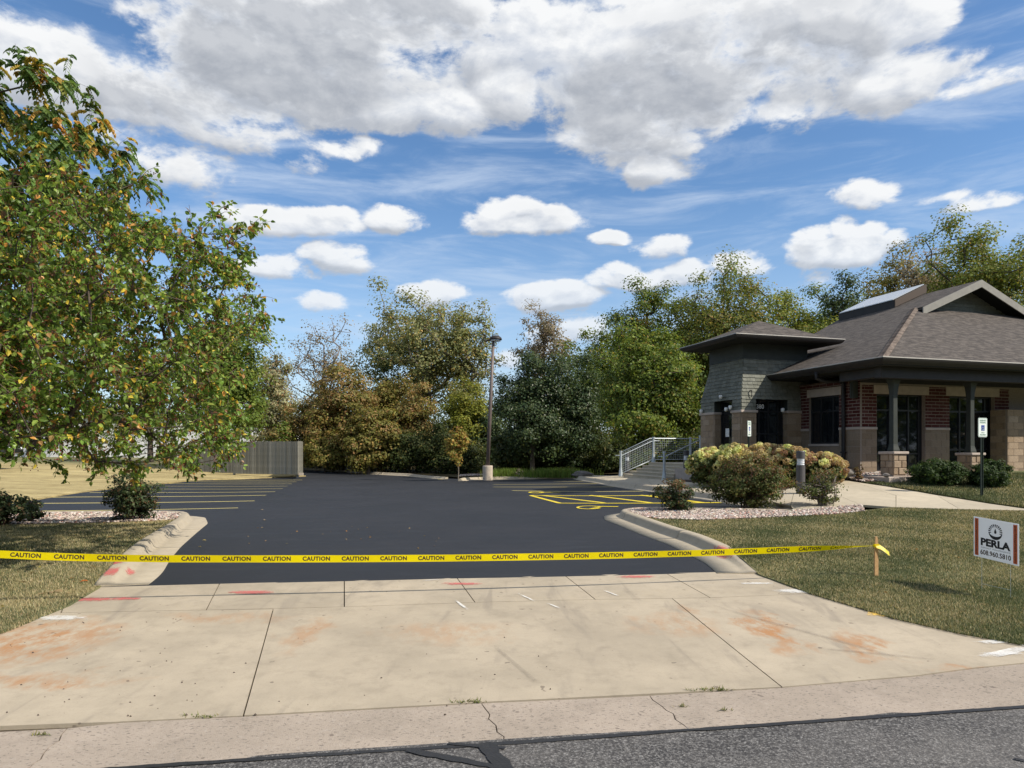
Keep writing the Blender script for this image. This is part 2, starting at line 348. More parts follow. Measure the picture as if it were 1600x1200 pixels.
# roof shingles on UV metres
def roofmat(name, c1, c2):
    m, t = newmat(name); uvn = t.n('ShaderNodeUVMap', uv_map='UVMap').outputs[0]
    br = t.n('ShaderNodeTexBrick', offset=.37, i={'Vector': uvn, 'Color1': (*c1, 1), 'Color2': (*c2, 1), 'Mortar': (*[x * .35 for x in c2], 1), 'Scale': 1.0,
            'Mortar Size': .006, 'Mortar Smooth': .3, 'Brick Width': .31, 'Row Height': .14, 'Bias': 0.0})
    c = t.mix(t.m('MULTIPLY', t.sstep(t.noise(t.vm('MULTIPLY', uvn, (2.2, 6, 1)).outputs[0], 1.4, 4, .7), .42, .62), .75), br, tuple(min(1, x * 1.75) for x in c1))
    sp = t.noise(uvn, 60, 3, .7); c = t.mix(t.m('MULTIPLY', t.sstep(sp, .45, .7), .35), c, tuple(x * .5 for x in c2))
    wv = t.n('ShaderNodeSeparateXYZ', i={0: uvn}).outputs[1]
    row = t.m('SUBTRACT', 1.0, t.m('FRACT', t.m('DIVIDE', wv, .14)))
    finish(t, c, .93, t.m('ADD', row, t.m('MULTIPLY', sp, .5)), .5, .012, .2)
roofmat('roof_shingle', (.082, .071, .063), (.058, .051, .047))
roofmat('roof_cap', (.155, .125, .105), (.125, .10, .085))

# ------------------------------------------------------------------ object helpers
def tag(o, label=None, cat=None, group=None, kind=None):
    if label: o['label'] = label
    if cat: o['category'] = cat
    if group: o['group'] = group
    if kind: o['kind'] = kind
    return o
def link(name, me, mat=None, parent=None, kind=None):
    o = bpy.data.objects.new(name, me); COL.objects.link(o)
    if mat and me is not None and not me.materials: me.materials.append(MATS[mat])
    if parent: o.parent = parent
    if kind: o['kind'] = kind
    return o
def empty(name, loc=(0, 0, 0), rz=0., label=None, cat=None, group=None, kind=None):
    o = bpy.data.objects.new(name, None); COL.objects.link(o); o.location = loc; o.rotation_euler = (0, 0, rz); o.empty_display_size = .2
    return tag(o, label, cat, group, kind)
def np_mesh(name, V, Fc, col=None, uv=None, smooth=False):
    """V (n,3), Fc (m,k) all faces with k corners"""
    me = bpy.data.meshes.new(name); V = np.asarray(V, np.float32); Fc = np.asarray(Fc, np.int32)
    me.vertices.add(len(V)); me.vertices.foreach_set('co', V.ravel())
    k = Fc.shape[1]; me.loops.add(Fc.size); me.loops.foreach_set('vertex_index', Fc.ravel())
    me.polygons.add(len(Fc)); me.polygons.foreach_set('loop_start', np.arange(0, Fc.size, k, dtype=np.int32))
    try: me.polygons.foreach_set('loop_total', np.full(len(Fc), k, np.int32))
    except Exception: pass
    me.polygons.foreach_set('use_smooth', np.full(len(Fc), bool(smooth)))
    me.update(calc_edges=True)
    if col is not None:
        a = me.color_attributes.new('Col', 'FLOAT_COLOR', 'POINT')
        c4 = np.ones((len(V), 4), np.float32); c4[:, :3] = col; a.data.foreach_set('color', c4.ravel())
    if uv is not None:
        l = me.uv_layers.new(name='UVMap'); l.data.foreach_set('uv', np.asarray(uv, np.float32)[Fc.ravel()].ravel())
    return me
class MB:
    """collects shapes, builds one mesh"""
    def __init__(s): s.v = []; s.f = []; s.uv = None
    def add(s, vs, fs):
        n = len(s.v); s.v += [tuple(x) for x in vs]; s.f += [tuple(i + n for i in f) for f in fs]; return s
    def box(s, x0, x1, y0, y1, z0, z1, M=None):
        vs = [(x, y, z) for z in (z0, z1) for y in (y0, y1) for x in (x0, x1)]
        if M is not None: vs = [M @ Vector(q) for q in vs]
        return s.add(vs, [(0, 2, 3, 1), (4, 5, 7, 6), (0, 1, 5, 4), (2, 6, 7, 3), (0, 4, 6, 2), (1, 3, 7, 5)])
    def tube(s, pts, rad, n=8, cap=True):
        pts = [Vector(p) for p in pts]; rad = rad if isinstance(rad, (list, tuple)) else [rad] * len(pts)
        vs = []; fs = []
        for i, p in enumerate(pts):
            a = pts[max(i - 1, 0)]; b = pts[min(i + 1, len(pts) - 1)]; dd = (b - a).normalized()
            u = dd.cross(Vector((0, 0, 1)) if abs(dd.z) < .95 else Vector((1, 0, 0))).normalized(); v = dd.cross(u)
            for k in range(n):
                t_ = 2 * math.pi * k / n; vs.append(p + (u * math.cos(t_) + v * math.sin(t_)) * rad[i])
        for i in range(len(pts) - 1):
            for k in range(n): fs.append((i*n+k, i*n+(k+1) % n, (i+1)*n+(k+1) % n, (i+1)*n+k))
        if cap: fs.append(tuple(range(n))[::-1]); fs.append(tuple((len(pts)-1)*n+k for k in range(n)))
        return s.add(vs, fs)
    def lathe(s, prof, n=16, c=(0, 0, 0), sq=False):
        """prof list of (r,z)"""
        vs = []; fs = []
        for r, z in prof:
            for k in range(n):
                t_ = 2 * math.pi * (k + .5) / n; vs.append((c[0] + r * math.cos(t_), c[1] + r * math.sin(t_), c[2] + z))
        for i in range(len(prof) - 1):
            for k in range(n): fs.append((i*n+k, i*n+(k+1) % n, (i+1)*n+(k+1) % n, (i+1)*n+k))
        fs.append(tuple(range(n))[::-1]); fs.append(tuple((len(prof)-1)*n+k for k in range(n)))
        return s.add(vs, fs)
    def prism(s, poly, y0, y1, M=None):
        """poly in xz, extruded along y"""
        n = len(poly); vs = [(x, y0, z) for x, z in poly] + [(x, y1, z) for x, z in poly]
        if M is not None: vs = [M @ Vector(q) for q in vs]
        return s.add(vs, [tuple(range(n)), tuple(range(2*n-1, n-1, -1))] + [(i, n+i, n+(i+1) % n, (i+1) % n) for i in range(n)])
    def mesh(s, name, smooth=False, bevel=0):
        me = bpy.data.meshes.new(name); me.from_pydata(s.v, [], s.f)
        import bmesh
        b = bmesh.new(); b.from_mesh(me)
        if bevel: bmesh.ops.bevel(b, geom=[e for e in b.edges if len(e.link_faces) == 2 and e.calc_face_angle(0) > .5], offset=bevel, segments=1, affect='EDGES', clamp_overlap=True)
        bmesh.ops.recalc_face_normals(b, faces=b.faces); b.to_mesh(me); b.free()
        if smooth: me.polygons.foreach_set('use_smooth', [True] * len(me.polygons))
        if s.uv:
            l = me.uv_layers.new(name='UVMap')
            for lp in me.loops:
                l.data[lp.index].uv = s.uv[lp.vertex_index]
        return me
    def build(s, name, mat, parent=None, smooth=False, bevel=0, kind=None):
        return link(name, s.mesh(name, smooth, bevel), mat, parent, kind)
def inpoly(x, y, poly):
    x = np.asarray(x); y = np.asarray(y); c = np.zeros(x.shape, bool); n = len(poly)
    for i in range(n):
        x1, y1 = poly[i][0], poly[i][1]; x2, y2 = poly[(i+1) % n][0], poly[(i+1) % n][1]
        if y1 == y2: continue
        c ^= ((y1 > y) != (y2 > y)) & (x < (x2 - x1) * (y - y1) / (y2 - y1) + x1)
    return c
def densify(poly, step):
    out = []
    for i in range(len(poly)):
        a = np.array(poly[i][:2], float); b = np.array(poly[(i+1) % len(poly)][:2], float)
        n = max(1, int(np.linalg.norm(b - a) / step))
        out += [tuple(a + (b - a) * k / n) for k in range(n)]
    return out
def offv(off, x, y): return off(x, y) if callable(off) else np.full(np.shape(x), off)
def sheet(name, poly, off, mat, step=.6, parent=None, kind=None, thick=0., grid=None, uvbox=False):
    """a draped sheet (or slab) with the outline poly (world xy)"""
    bd = densify(poly, step)
    xs = [p[0] for p in bd]; ys = [p[1] for p in bd]; g = grid or step
    gx, gy = np.meshgrid(np.arange(min(xs) + g/2, max(xs), g), np.arange(min(ys) + g/2, max(ys), g))
    gx = gx.ravel(); gy = gy.ravel(); k = inpoly(gx, gy, bd); pts = list(zip(gx[k], gy[k]))
    n = len(bd)
    co = [Vector(p) for p in bd] + [Vector(p) for p in pts]
    r = geometry.delaunay_2d_cdt(co, [(i, (i+1) % n) for i in range(n)], [], 0, 1e-6)
    v2 = np.array([(p.x, p.y) for p in r[0]]); fs = [f for f in r[2]]
    cen = np.array([v2[list(f)].mean(0) for f in fs]); keep = inpoly(cen[:, 0], cen[:, 1], bd)
    fs = [tuple(f) for f, q in zip(fs, keep) if q]
    z = elev(v2[:, 0], v2[:, 1]) + offv(off, v2[:, 0], v2[:, 1])
    V = np.c_[v2, z]; FF = np.array(fs, np.int32)
    uv = None
    if uvbox: mn = v2.min(0); mx = v2.max(0); uv = (v2 - mn) / np.maximum(mx - mn, 1e-6)
    if thick:
        m_ = len(V); V = np.vstack([V, V - [0, 0, thick]])
        side = []
        for i in range(n):
            a, b = i, (i+1) % n; side += [(a, a + m_, b + m_), (a, b + m_, b)]
        FF = np.vstack([FF, np.array(side, np.int32)])
        if uv is not None: uv = np.vstack([uv, uv])
    me = np_mesh(name, V, FF, uv=uv, smooth=not thick)
    return link(name, me, mat, parent, kind)
def PX(pts, off=0.0):
    a = np.array(pts, float); return [tuple(r) for r in gp(a[:, 0], a[:, 1], off)]
def shrink(poly, d):
    out = []; n = len(poly)
    A = sum(poly[i][0]*poly[(i+1) % n][1] - poly[(i+1) % n][0]*poly[i][1] for i in range(n)); sgn = 1 if A > 0 else -1
    for i in range(n):
        p = Vector(poly[i-1][:2]); q = Vector(poly[i][:2]); r_ = Vector(poly[(i+1) % n][:2])
        d1 = (q - p).normalized(); d2 = (r_ - q).normalized()
        nn = Vector((-d1.y - d2.y, d1.x + d2.x)) * sgn
        nn = nn.normalized() if nn.length > 1e-6 else Vector((0, 0)); out.append((q.x + nn.x * d, q.y + nn.y * d))
    return out

# ------------------------------------------------------------------ ground, street, pavements
xs_ = np.r_[-900, -400, -200, -120, np.arange(-80, 81, 4), 120, 200, 400, 900]; ys_ = np.r_[-300, -100, -40, np.arange(-20, 101, 4), 150, 250, 500, 1100]
gx, gy = np.meshgrid(xs_, ys_); gz = elev(gx.ravel(), gy.ravel()) - .07
nx = len(xs_); q = np.arange((len(ys_) - 1) * nx).reshape(-1, nx)[:, :-1].ravel()
link('ground', np_mesh('ground', np.c_[gx.ravel(), gy.ravel(), gz], np.c_[q, q + 1, q + nx + 1, q + nx]), 'lawn_soil', kind='structure')

def lawn_off(x, y):
    x = np.asarray(x, float); y = np.asarray(y, float)
    k = np.clip((y - 8.6) / 1.4, 0, 1); return .015 + .10 * k * k * (3 - 2 * k)
# street and its edge line
ga, gb = gp(170, 1200)[0], gp(1600, 1103)[0]; gd = (gb - ga) / np.linalg.norm(gb - ga); gn = np.array([-gd[1], gd[0]])
L0, L1 = ga - gd * 40, gb + gd * 50
link_street = sheet('street', [tuple(L0 + gn * .05), tuple(L0 - gn * 14), tuple(L1 - gn * 14), tuple(L1 + gn * .05)], -.004, 'asphalt_old', 2.0, kind='structure')
# crack sealant: ragged band along the gutter and two patches
def ragged(p0, p1, wd, jit, step=.05):
    p0 = np.array(p0[:2]); p1 = np.array(p1[:2]); n = int(np.linalg.norm(p1 - p0) / step); dd = (p1 - p0) / np.linalg.norm(p1 - p0); nn = np.array([-dd[1], dd[0]])
    t = np.linspace(0, 1, n + 1)
    j = np.cumsum(rng.normal(0, jit, (n + 1, 2)), 0); j -= np.linspace(0, 1, n + 1)[:, None] * j[-1]; j = np.clip(j, -wd * .6, wd * .6)
    a = p0 + np.outer(t, p1 - p0) + nn * (wd / 2 + j[:, :1] * .6 + rng.normal(0, wd * .06, (n + 1, 1)))
    b = p0 + np.outer(t, p1 - p0) - nn * (wd / 2 + j[:, 1:] * .6 + rng.normal(0, wd * .06, (n + 1, 1)))
    V = np.vstack([a, b]); z = elev(V[:, 0], V[:, 1]); f = np.arange(n)
    return V, z, np.c_[f, f + n + 1, f + n + 2, f + 1]
def ragged_obj(name, p0, p1, wd, jit, off, mat, parent):
    V, z, fc = ragged(p0, p1, wd, jit); return link(name, np_mesh(name, np.c_[V, z + off], fc), mat, parent)
ragged_obj('crack_seal', ga - gd * 3, gb + gd * 4, .042, .006, .003, 'seal', link_street)
for a, b, wd in (((640, 1176), (775, 1200), .05), (758, 1163), ) if False else (((636, 1173), (790, 1203), .055), ((756, 1162), (790, 1205), .10), ((700, 1163), (790, 1170), .035), ((1585, 1186), (1640, 1200), .02)):
    ragged_obj('crack_seal', g1(*a), g1(*b), wd, .006, .007, 'seal', link_street)

lot = sheet('parking_lot', PX([(140,918),(700,904),(1196,893),(1150,842),(1245,799),(1236,788),(1160,777),(1116,772),(1019,761),(926,749),(905,745.5),(760,747.5),(716,748.5),(640,741),(475,731.5),(440,731),
     (440,745),(400,748),(300,751),(250,757),(150,767),(60,781),(-40,790),(-200,803),(-200,812),(60,808),(262,812)]), 0, 'asphalt_new', 1.0, kind='structure')

# driveway apron: slabs as parts
apron = sheet('driveway_apron', PX([(152,917),(600,906.5),(1128,894),(1192,897),(1275,927),(1400,964),(1500,986),(1600,1004),(1900,1050),(2300,1120),(2300,900+300),(1600,1103),(1060,1140),(770,1159),(170,1200),(-400,1250),(-700,1180),(-150,1030),(0,985),(100,945)]), -.028, 'joint_dirt', .5, kind='structure')
def slab(px, mat='concrete_apron', gap=.008, off=.0, name='slab', label=None):
    o = sheet(name, shrink(PX(px), gap), off, mat, .35, apron, thick=.05); return o
slab([(150,917.5),(228,915),(343,912),(322,953),(95,957.5),(100,945)])
slab([(343,912),(538,907),(538,948),(427,951),(322,953)])
slab([(538,907),(714,903),(742,941),(538,948)])
slab([(714,903),(882,899),(930,936.5),(742,941)])
slab([(882,899),(1040,895.5),(1110,934),(1050,935),(930,936.5)])
slab([(1040,895.5),(1128,893.5),(1192,897),(1275,927),(1110,934)])
slab([(95,957.5),(322,953),(427,951.5),(380,1118.5),(190,1128),(0,1135),(-350,1150),(-600,1130),(-150,1030),(0,985),(100,945)])
slab([(427,951),(538,948),(742,941),(930,936.5),(1050,935),(1222,1073.5),(760,1097),(380,1118)])
slab([(1050,935),(1110,934),(1275,927),(1400,964),(1500,986),(1600,1004),(1900,1050),(1900,1062),(1700,1028),(1600,1036),(1520,1044),(1430,1056),(1222,1073.5)])
def wig(a, b, n=7, s=3):
    a = np.array(a, float); b = np.array(b, float); r = np.random.default_rng(int(a[0]))
    return [tuple(a + (b - a) * k / n + (r.normal(0, s, 2) * [1, .3] if 0 < k < n else 0)) for k in range(n + 1)]
c1, c2, c3 = wig((105,1137), (40,1204)), wig((752,1098), (786,1158.5)), wig((1015,1086), (1077,1139))
G = dict(mat='concrete_gutter', gap=.004, off=-.004, name='gutter_section')
slab([(-500,1170)] + c1 + [(-400,1250)], **G)
slab(c1 + [(170,1200),(420,1184)] + c2[::-1] + [(380,1118.5),(190,1128)], **G)
slab(c2 + [(900,1151)] + c3[::-1] + [], **G)
slab(c3 + [(1350,1120.5),(1600,1103.5),(2300,1060),(1900,1062),(1700,1028),(1600,1036),(1520,1044),(1430,1056),(1222,1073.5)], **G)

lawn_l = sheet('lawn', shrink(PX([(147,917.5),(170,890),(194,865),(219,846),(256,824),(275,812),(230,814),(0,820),(-150,830),(-500,850),(-900,900),(-900,1130),(-150,1030),(0,985),(100,945)], lawn_off), -.06), lawn_off, 'lawn_soil', .6, kind='structure', thick=.3)
lawn_r = sheet('lawn', shrink(PX([(1193,897),(1168,874),(1135,853),(1097,837),(1053,824),(1006,808),(1030,811),(1100,813),(1200,809),(1300,804),(1345,799),(1400,792.5),(1500,795.5),(1600,797.5),(1650,801),(1900,815),(2100,860),(2300,1120),(1900,1050),(1600,1003.5),(1500,985.5),(1400,963),(1275,926.5)], lawn_off), -.06), lawn_off, 'lawn_soil', .6, kind='structure', thick=.3)
bank = sheet('lawn', PX([(1345,755),(1420,766),(1500,779.5),(1592,793.5),(1650,801),(1900,815),(2100,780),(2100,735),(1600,737),(1470,739),(1400,745),(1360,752)]), .115, 'lawn_soil', .6, kind='structure', thick=.3)
far_lawn = sheet('lawn', [tuple(p) for p in gp([440,440,478,400,300,250,150,60,-40,-200], [732,741,744.5,748,751,757,767,781,790,803])] + [(-60, 8), (-120, 20), (-120, 120), (-26, 120)], .06, 'lawn_soil', 3.0, kind='structure', thick=.3)
wood = sheet('woodland_floor', [tuple(p) for p in gp([475,640,716,760,905,930,985], [731.5,741,748,746,744,742.5,742])] + [(7, 33), (7, 26), (40, 26), (90, 30), (120, 150), (-24, 150)], .09, 'woodland_floor', 4.0, kind='structure')
WALK = [(905,743.5),(930,742.5),(990,742.5),(1040,749),(1062,752),(1110,757),(1160,763),(1222,766),(1262,757),(1300,750),(1312,749),(1350,755),(1420,766),(1500,779.5),(1592,793.5),(1650,801),(1600,797.5),(1500,795.5),(1400,792.5),(1345,788.5),(1300,792),(1262,798),(1240,797),(1235,790),(1205,784),(1160,777),(1116,770.5),(1084,767),(1019,759),(961,752),(926,747)]
walk_base = sheet('sidewalk', PX(WALK, .1), .10, 'joint_dirt', .6, kind='structure')
def wslab(px): return sheet('slab', shrink(PX(px, .13), .006), .13, 'concrete_walk', .5, walk_base, thick=.05)
wslab([(905,743.5),(930,742.5),(960,742.5),(961,752),(926,747)])
wslab([(960,742.5),(990,742.5),(1010,745),(1019,759),(961,752)])
wslab([(1010,745),(1040,749),(1062,752),(1084,767),(1019,759)])
wslab([(1062,752),(1110,757),(1116,770.5),(1084,767)])
wslab([(1110,757),(1160,763),(1160,777),(1116,770.5)])
wslab([(1160,763),(1222,766),(1240,771),(1235,790),(1205,784),(1160,777)])
wslab([(1222,766),(1262,757),(1290,766),(1345,788.5),(1300,792),(1262,798),(1240,797),(1235,790),(1240,771)])
wslab([(1262,757),(1300,750),(1312,749),(1330,752),(1400,774),(1400,792.5),(1345,788.5),(1290,766)])
wslab([(1330,752),(1350,755),(1420,766),(1465,774),(1500,795.5),(1400,792.5),(1400,774)])
wslab([(1465,774),(1500,779.5),(1592,793.5),(1650,801),(1600,797.5),(1500,795.5)])
sheet('planting_bed', PX([(1055,750),(1110,756),(1160,762.5),(1222,766),(1262,757),(1300,750),(1240,735),(1100,735),(1050,742)], .1), .10, 'mulch', .8, kind='structure', thick=.4)
bed_l = shrink(PX([(276,812),(284,801.5),(250,800.5),(72,801.5),(-100,805),(-150,829),(0,820),(230,815)], .115), -.04)
bed_r = shrink(PX([(1004,808),(985,802),(980,797.5),(1000,795.5),(1100,796.5),(1240,799.5),(1300,794),(1345,790),(1347,799.5),(1300,804),(1200,809),(1100,813),(1030,811)], .115), -.04)
bed_b = PX([(1296,748),(1305,740),(1340,733),(1480,737),(1492,744),(1440,751.5),(1400,753),(1350,754.5),(1312,749.5)], .1)
bed_f = PX([(716,747),(760,745),(830,744.5),(905,743),(900,741),(830,741.5),(720,744)])
for b_, o_ in ((bed_l, .115), (bed_r, .118), (bed_b, .13), (bed_f, .10)): sheet('gravel_bed', b_, o_, 'mulch', .5, kind='structure')

# yellow markings: parts of the lot
def stripe(a, b, wd=.10, mat='line_yellow', off=.004, name='painted_line'):
    p0, p1 = gp(*a)[0], gp(*b)[0]; dd = (p1 - p0) / np.linalg.norm(p1 - p0); nn = np.array([-dd[1], dd[0]]) * wd / 2
    n = max(2, int(np.linalg.norm(p1 - p0) / .5)); t = np.linspace(0, 1, n + 1)[:, None]
    V = np.vstack([p0 + (p1 - p0) * t + nn, p0 + (p1 - p0) * t - nn]); f = np.arange(n)
    return link(name, np_mesh(name, np.c_[V, elev(V[:, 0], V[:, 1]) + off], np.c_[f, f + n + 1, f + n + 2, f + 1]), mat, lot)
for a, b in (((60,798.6),(372,793.7)),((-20,787),(398,782.7)),((60,777.3),(416,773.9)),((140,769.8),(430,768.3)),((185,764),(442,763.6)),((215,759.3),(449,759.6)),((245,755.3),(456,756.0)),((270,752.3),(463,753)),((300,749.8),(472,750))):
    stripe(a, b, .10, 'line_left')
for a, b in (((771,757),(960,755.5)),((865,752.4),(935,752)),((771,761),(992,760.3)),((800,766.6),(1020,767.2))): stripe(a, b, .10, 'line_faded')
for a, b in (((829,774.2),(1070,773.5)),((873,786.5),(1225,786)),((829,774.4),(874,786.3)),((848,774.5),(944,786)),((922,774.2),(1017,786)),((1000,774),(1100,786)),((1078,775),(1180,786))): stripe(a, b, .13, 'line_yellow', .008)
for a, b in (((640,741.8),(700,746)),((652,741.5),(716,745.5)),((668,743),(728,747)),((640,743.5),(690,749))): stripe(a, b, .12, 'line_yellow')
def ring(cx, cy, rx, ry, a0, a1, wd, name='wheelchair_symbol'):
    c = gp(cx, cy)[0]; ex = gp(cx + rx, cy)[0] - c; ey = gp(cx, cy - ry)[0] - c; n = 24
    t = np.radians(np.linspace(a0, a1, n + 1))[:, None]; o = c + np.cos(t) * ex + np.sin(t) * ey; k = 1 - wd
    i_ = c + k * (np.cos(t) * ex + np.sin(t) * ey); V = np.vstack([o, i_]); f = np.arange(n)
    return link(name, np_mesh(name, np.c_[V, elev(V[:, 0], V[:, 1]) + .010], np.c_[f, f + n + 1, f + n + 2, f + 1]), 'line_yellow', lot)
ring(920, 793.3, 20, 2.6, 20, 340, .22); stripe((930,791.7),(966,792.2), .12, 'line_yellow', .012); stripe((922,795.6),(938,793), .10, 'line_yellow', .014)
ring(838, 769.6, 13, 1.2, 0, 360, .35); stripe((842,769.8),(876,769.3), .12, 'line_yellow', .012)

# spray marks on the apron
def decal(px, mat, off=.006, name='paint_mark', parent=None):
    return sheet(name, PX(px), off, mat, .1, parent or apron, uvbox=True)
def dash(cx, cy, w_, h_, mat, sk=0): decal([(cx-w_-sk, cy+h_), (cx+w_-sk, cy+h_), (cx+w_+sk, cy-h_), (cx-w_+sk, cy-h_)], mat)
dash(148,937,34,3.4,'spray_red'); dash(196,936,24,2.6,'spray_red'); dash(392,926,36,3.2,'spray_red'); dash(722,912.5,36,2.2,'spray_red'); dash(994,901.5,32,2.2,'spray_red'); dash(1178,893.6,20,2.4,'spray_red')
dash(1383,960,28,4.5,'spray_yellow',2); dash(92,966,46,4,'spray_white',4); dash(1182,912,26,1.6,'spray_white',0); dash(1250,924,40,3.5,'spray_white',-12)
def stroke(a, b, wpx, mat):
    a = gp(*a)[0]; b = gp(*b)[0]; dd = (b - a) / np.linalg.norm(b - a); nn = np.array([-dd[1], dd[0]]) * wpx / 2
    return sheet('paint_mark', [tuple(a - nn), tuple(b - nn), tuple(b + nn), tuple(a + nn)], .006 + random.random() * .003, mat, .08, apron, uvbox=True)
for a, b, wd in (((1525,1006),(1585,1001),.09),((1528,1030),(1615,1010),.10),((1572,999),(1620,1014),.10),((1530,1022),(1600,1022),.07),((1590,1016),(1640,1018),.12)): stroke(a, b, wd, 'spray_white')
for a, b in (((708,936),(735,956)),((716,943),(728,951)),((805,926),(842,943)),((850,941),(880,953)),((940,922),(972,934)),((655,893+15),(700,905))): stroke(a, b, .028, 'spray_white')
for a, b, wd in (((1180,965),(1480,1050),.06),((1240,1010),(1500,1035),.05),((1090,940),(1330,1010),.05),((760,1000),(860,1085),.04)): stroke(a, b, wd, 'tar_dark')

# kerbs
def kerb(path, side, pan, label=None, seclen=3.0, mat='kerb'):
    """path: px,py,height points along the back of the kerb; side +1: road to the left of travel"""
    pts = []
    for k, (px, py, h) in enumerate(path):
        g = gp(px, py, h)[0]; pts.append((g[0], g[1], h, pan[k] if isinstance(pan, (list, tuple)) else pan))
    P = np.array(pts); s = np.r_[0, np.cumsum(np.linalg.norm(np.diff(P[:, :2], axis=0), axis=1))]
    n = max(3, int(s[-1] / .12)); ss = np.linspace(0, s[-1], n)
    Q = np.c_[[np.interp(ss, s, P[:, k]) for k in range(4)]].T
    for _ in range(6): Q[1:-1, :2] = Q[1:-1, :2] * .5 + (Q[:-2, :2] + Q[2:, :2]) * .25
    T = np.gradient(Q[:, :2], axis=0); T /= np.linalg.norm(T, axis=1)[:, None]; Nn = np.c_[-T[:, 1], T[:, 0]] * side
    prof = [(-.01, -.25, 0), (-.01, .94, 0), (.02, 1.0, 0), (.115, 1.0, 0), (.15, .93, 0), (.175, .75, 0), (.215, .22, 0), (.25, .08, 0), (.29, .03, 0), (.32, .02, 1), (.32, -.4, 1)]
    root = empty('kerb', (0, 0, 0), kind='structure')
    def ringpts(i, lift=0.0):
        out = []
        for t, hh, ispan in prof:
            tt = t if not ispan else .29 + max(Q[i, 3], .004)
            xy = Q[i, :2] + Nn[i] * tt; H = Q[i, 2] + .012
            z = e1(*xy) + (hh * H if hh >= 0 else hh * .25) + (.012 if hh >= 0 else 0) + lift
            out.append((xy[0], xy[1], z))
        return out
    m_ = len(prof); i = 0; per = max(2, int(seclen / .12))
    while i < n - 1:
        j = min(n - 1, i + per)
        if n - 1 - j < per * .4: j = n - 1
        V = []; 
        for a in range(i, j + 1):
            r_ = np.array(ringpts(a))
            if a == i: r_[:, :2] += T[a] * .004
            if a == j: r_[:, :2] -= T[a] * .004
            V += r_.tolist()
        fs = [(a*m_+b, a*m_+b+1, (a+1)*m_+b+1, (a+1)*m_+b) for a in range(j - i) for b in range(m_ - 1)]
        fs += [tuple(range(m_)), tuple((j-i)*m_+b for b in range(m_))[::-1]]
        if side < 0: fs = [tuple(reversed(f)) for f in fs]
        me = bpy.data.meshes.new('kerb_section'); me.from_pydata(V, [], fs); me.polygons.foreach_set('use_smooth', [True] * (len(fs) - 2) + [False] * 2)
        o = link('kerb_section', me, mat, root); i = j
    def patch(s0, s1, b0, b1, m, ):
        i0, i1 = int(s0 / .12), int(s1 / .12); V = []; uv = []
        for a in range(i0, i1 + 1):
            r_ = ringpts(a, .005)
            for b in range(b0, b1 + 1): V.append(r_[b]); uv.append(((a - i0) / (i1 - i0), (b - b0) / (b1 - b0)))
        k = b1 - b0 + 1; f = [(a*k+b, a*k+b+1, (a+1)*k+b+1, (a+1)*k+b) for a in range(i1 - i0) for b in range(k - 1)]
        link('paint_mark', np_mesh('paint_mark', V, f, uv=uv), m, root)
    return root, patch
kr, patch_r = kerb([(1193,897,.0),(1168,874,.05),(1135,853,.12),(1097,837,.13),(1053,824,.13),(1006,808,.13),(987,801.5,.13),(979,797.5,.13),(985,795.5,.13),(1000,794.6,.13),(1100,795.5,.13),(1236,799,.13)], +1, [.30,.30,.30,.30,.30,.30,.32,.25,.1,0,0,0])
kl, patch_l = kerb([(147,917.5,.0),(158,905,.05),(175,886,.11),(194,865,.13),(219,846,.13),(256,824,.13),(277,811,.13),(284,803,.13),(278,800.5,.13),(250,799.5,.13),(72,800.5,.13),(-150,803,.13)], -1, [.30,.30,.30,.30,.30,.30,.34,.25,.08,0,0,0])
kerb([(905,743.5,.13),(926,747,.13),(961,752,.13),(1019,759,.13),(1084,767,.13),(1116,770.5,.13),(1160,777,.13),(1205,784,.12),(1235,790,.05),(1245,798,.05)][::-1], +1, .12)
kerb([(716,749.5,.08),(722,747,.13),(760,745.5,.13),(830,745,.13),(905,743.5,.13)][::-1], +1, .15)
kerb([(455,730.2,.13),(500,732.2,.13),(560,736,.13),(640,740.5,.13),(700,746,.1)][::-1], +1, .15)
patch_r(.95, 1.6, 2, 8, 'spray_red'); patch_l(.35, .7, 1, 4, 'spray_red'); patch_l(.8, 1.15, 1, 3, 'spray_red'); patch_l(.55, .9, 5, 8, 'spray_red')


# ------------------------------------------------------------------ the brick office building
UA = math.atan2(.287, .958)                       # the building stands turned by this angle
T = (7.5, 21.8); W0 = (10.25, 19.78)
U = np.array([math.cos(UA), math.sin(UA)]); Vv = np.array([-math.sin(UA), math.cos(UA)])
bld = empty('office_building', (W0[0], W0[1], 0), UA, 'dark brick and tan block office building with grey shingle roofs and a square entrance tower', 'building')
def loc(x, y):
    d_ = np.array([x - W0[0], y - W0[1]]); return float(d_ @ U), float(d_ @ Vv)
def hitx(px, py, a):      # sight line against the local plane x = a  -> (y, height)
    dx, dy = (px - CX) / F, 1.0
    o = loc(0, 0); dl = (dx * U[0] + dy * U[1], dx * Vv[0] + dy * Vv[1]); t = (a - o[0]) / dl[0]
    return o[1] + dl[1] * t, HC - (py - HY) / F * t
def hity(px, py, b):      # plane y = b -> (x, height)
    dx, dy = (px - CX) / F, 1.0
    o = loc(0, 0); dl = (dx * U[0] + dy * U[1], dx * Vv[0] + dy * Vv[1]); t = (b - o[1]) / dl[1]
    return o[0] + dl[0] * t, HC - (py - HY) / F * t
FLOOR = .88; ZB = .2
TX, TY = loc(*T)                                  # tower corner in the building's own metres
pieces = {'brick': [], 'block': [], 'shingle': []}
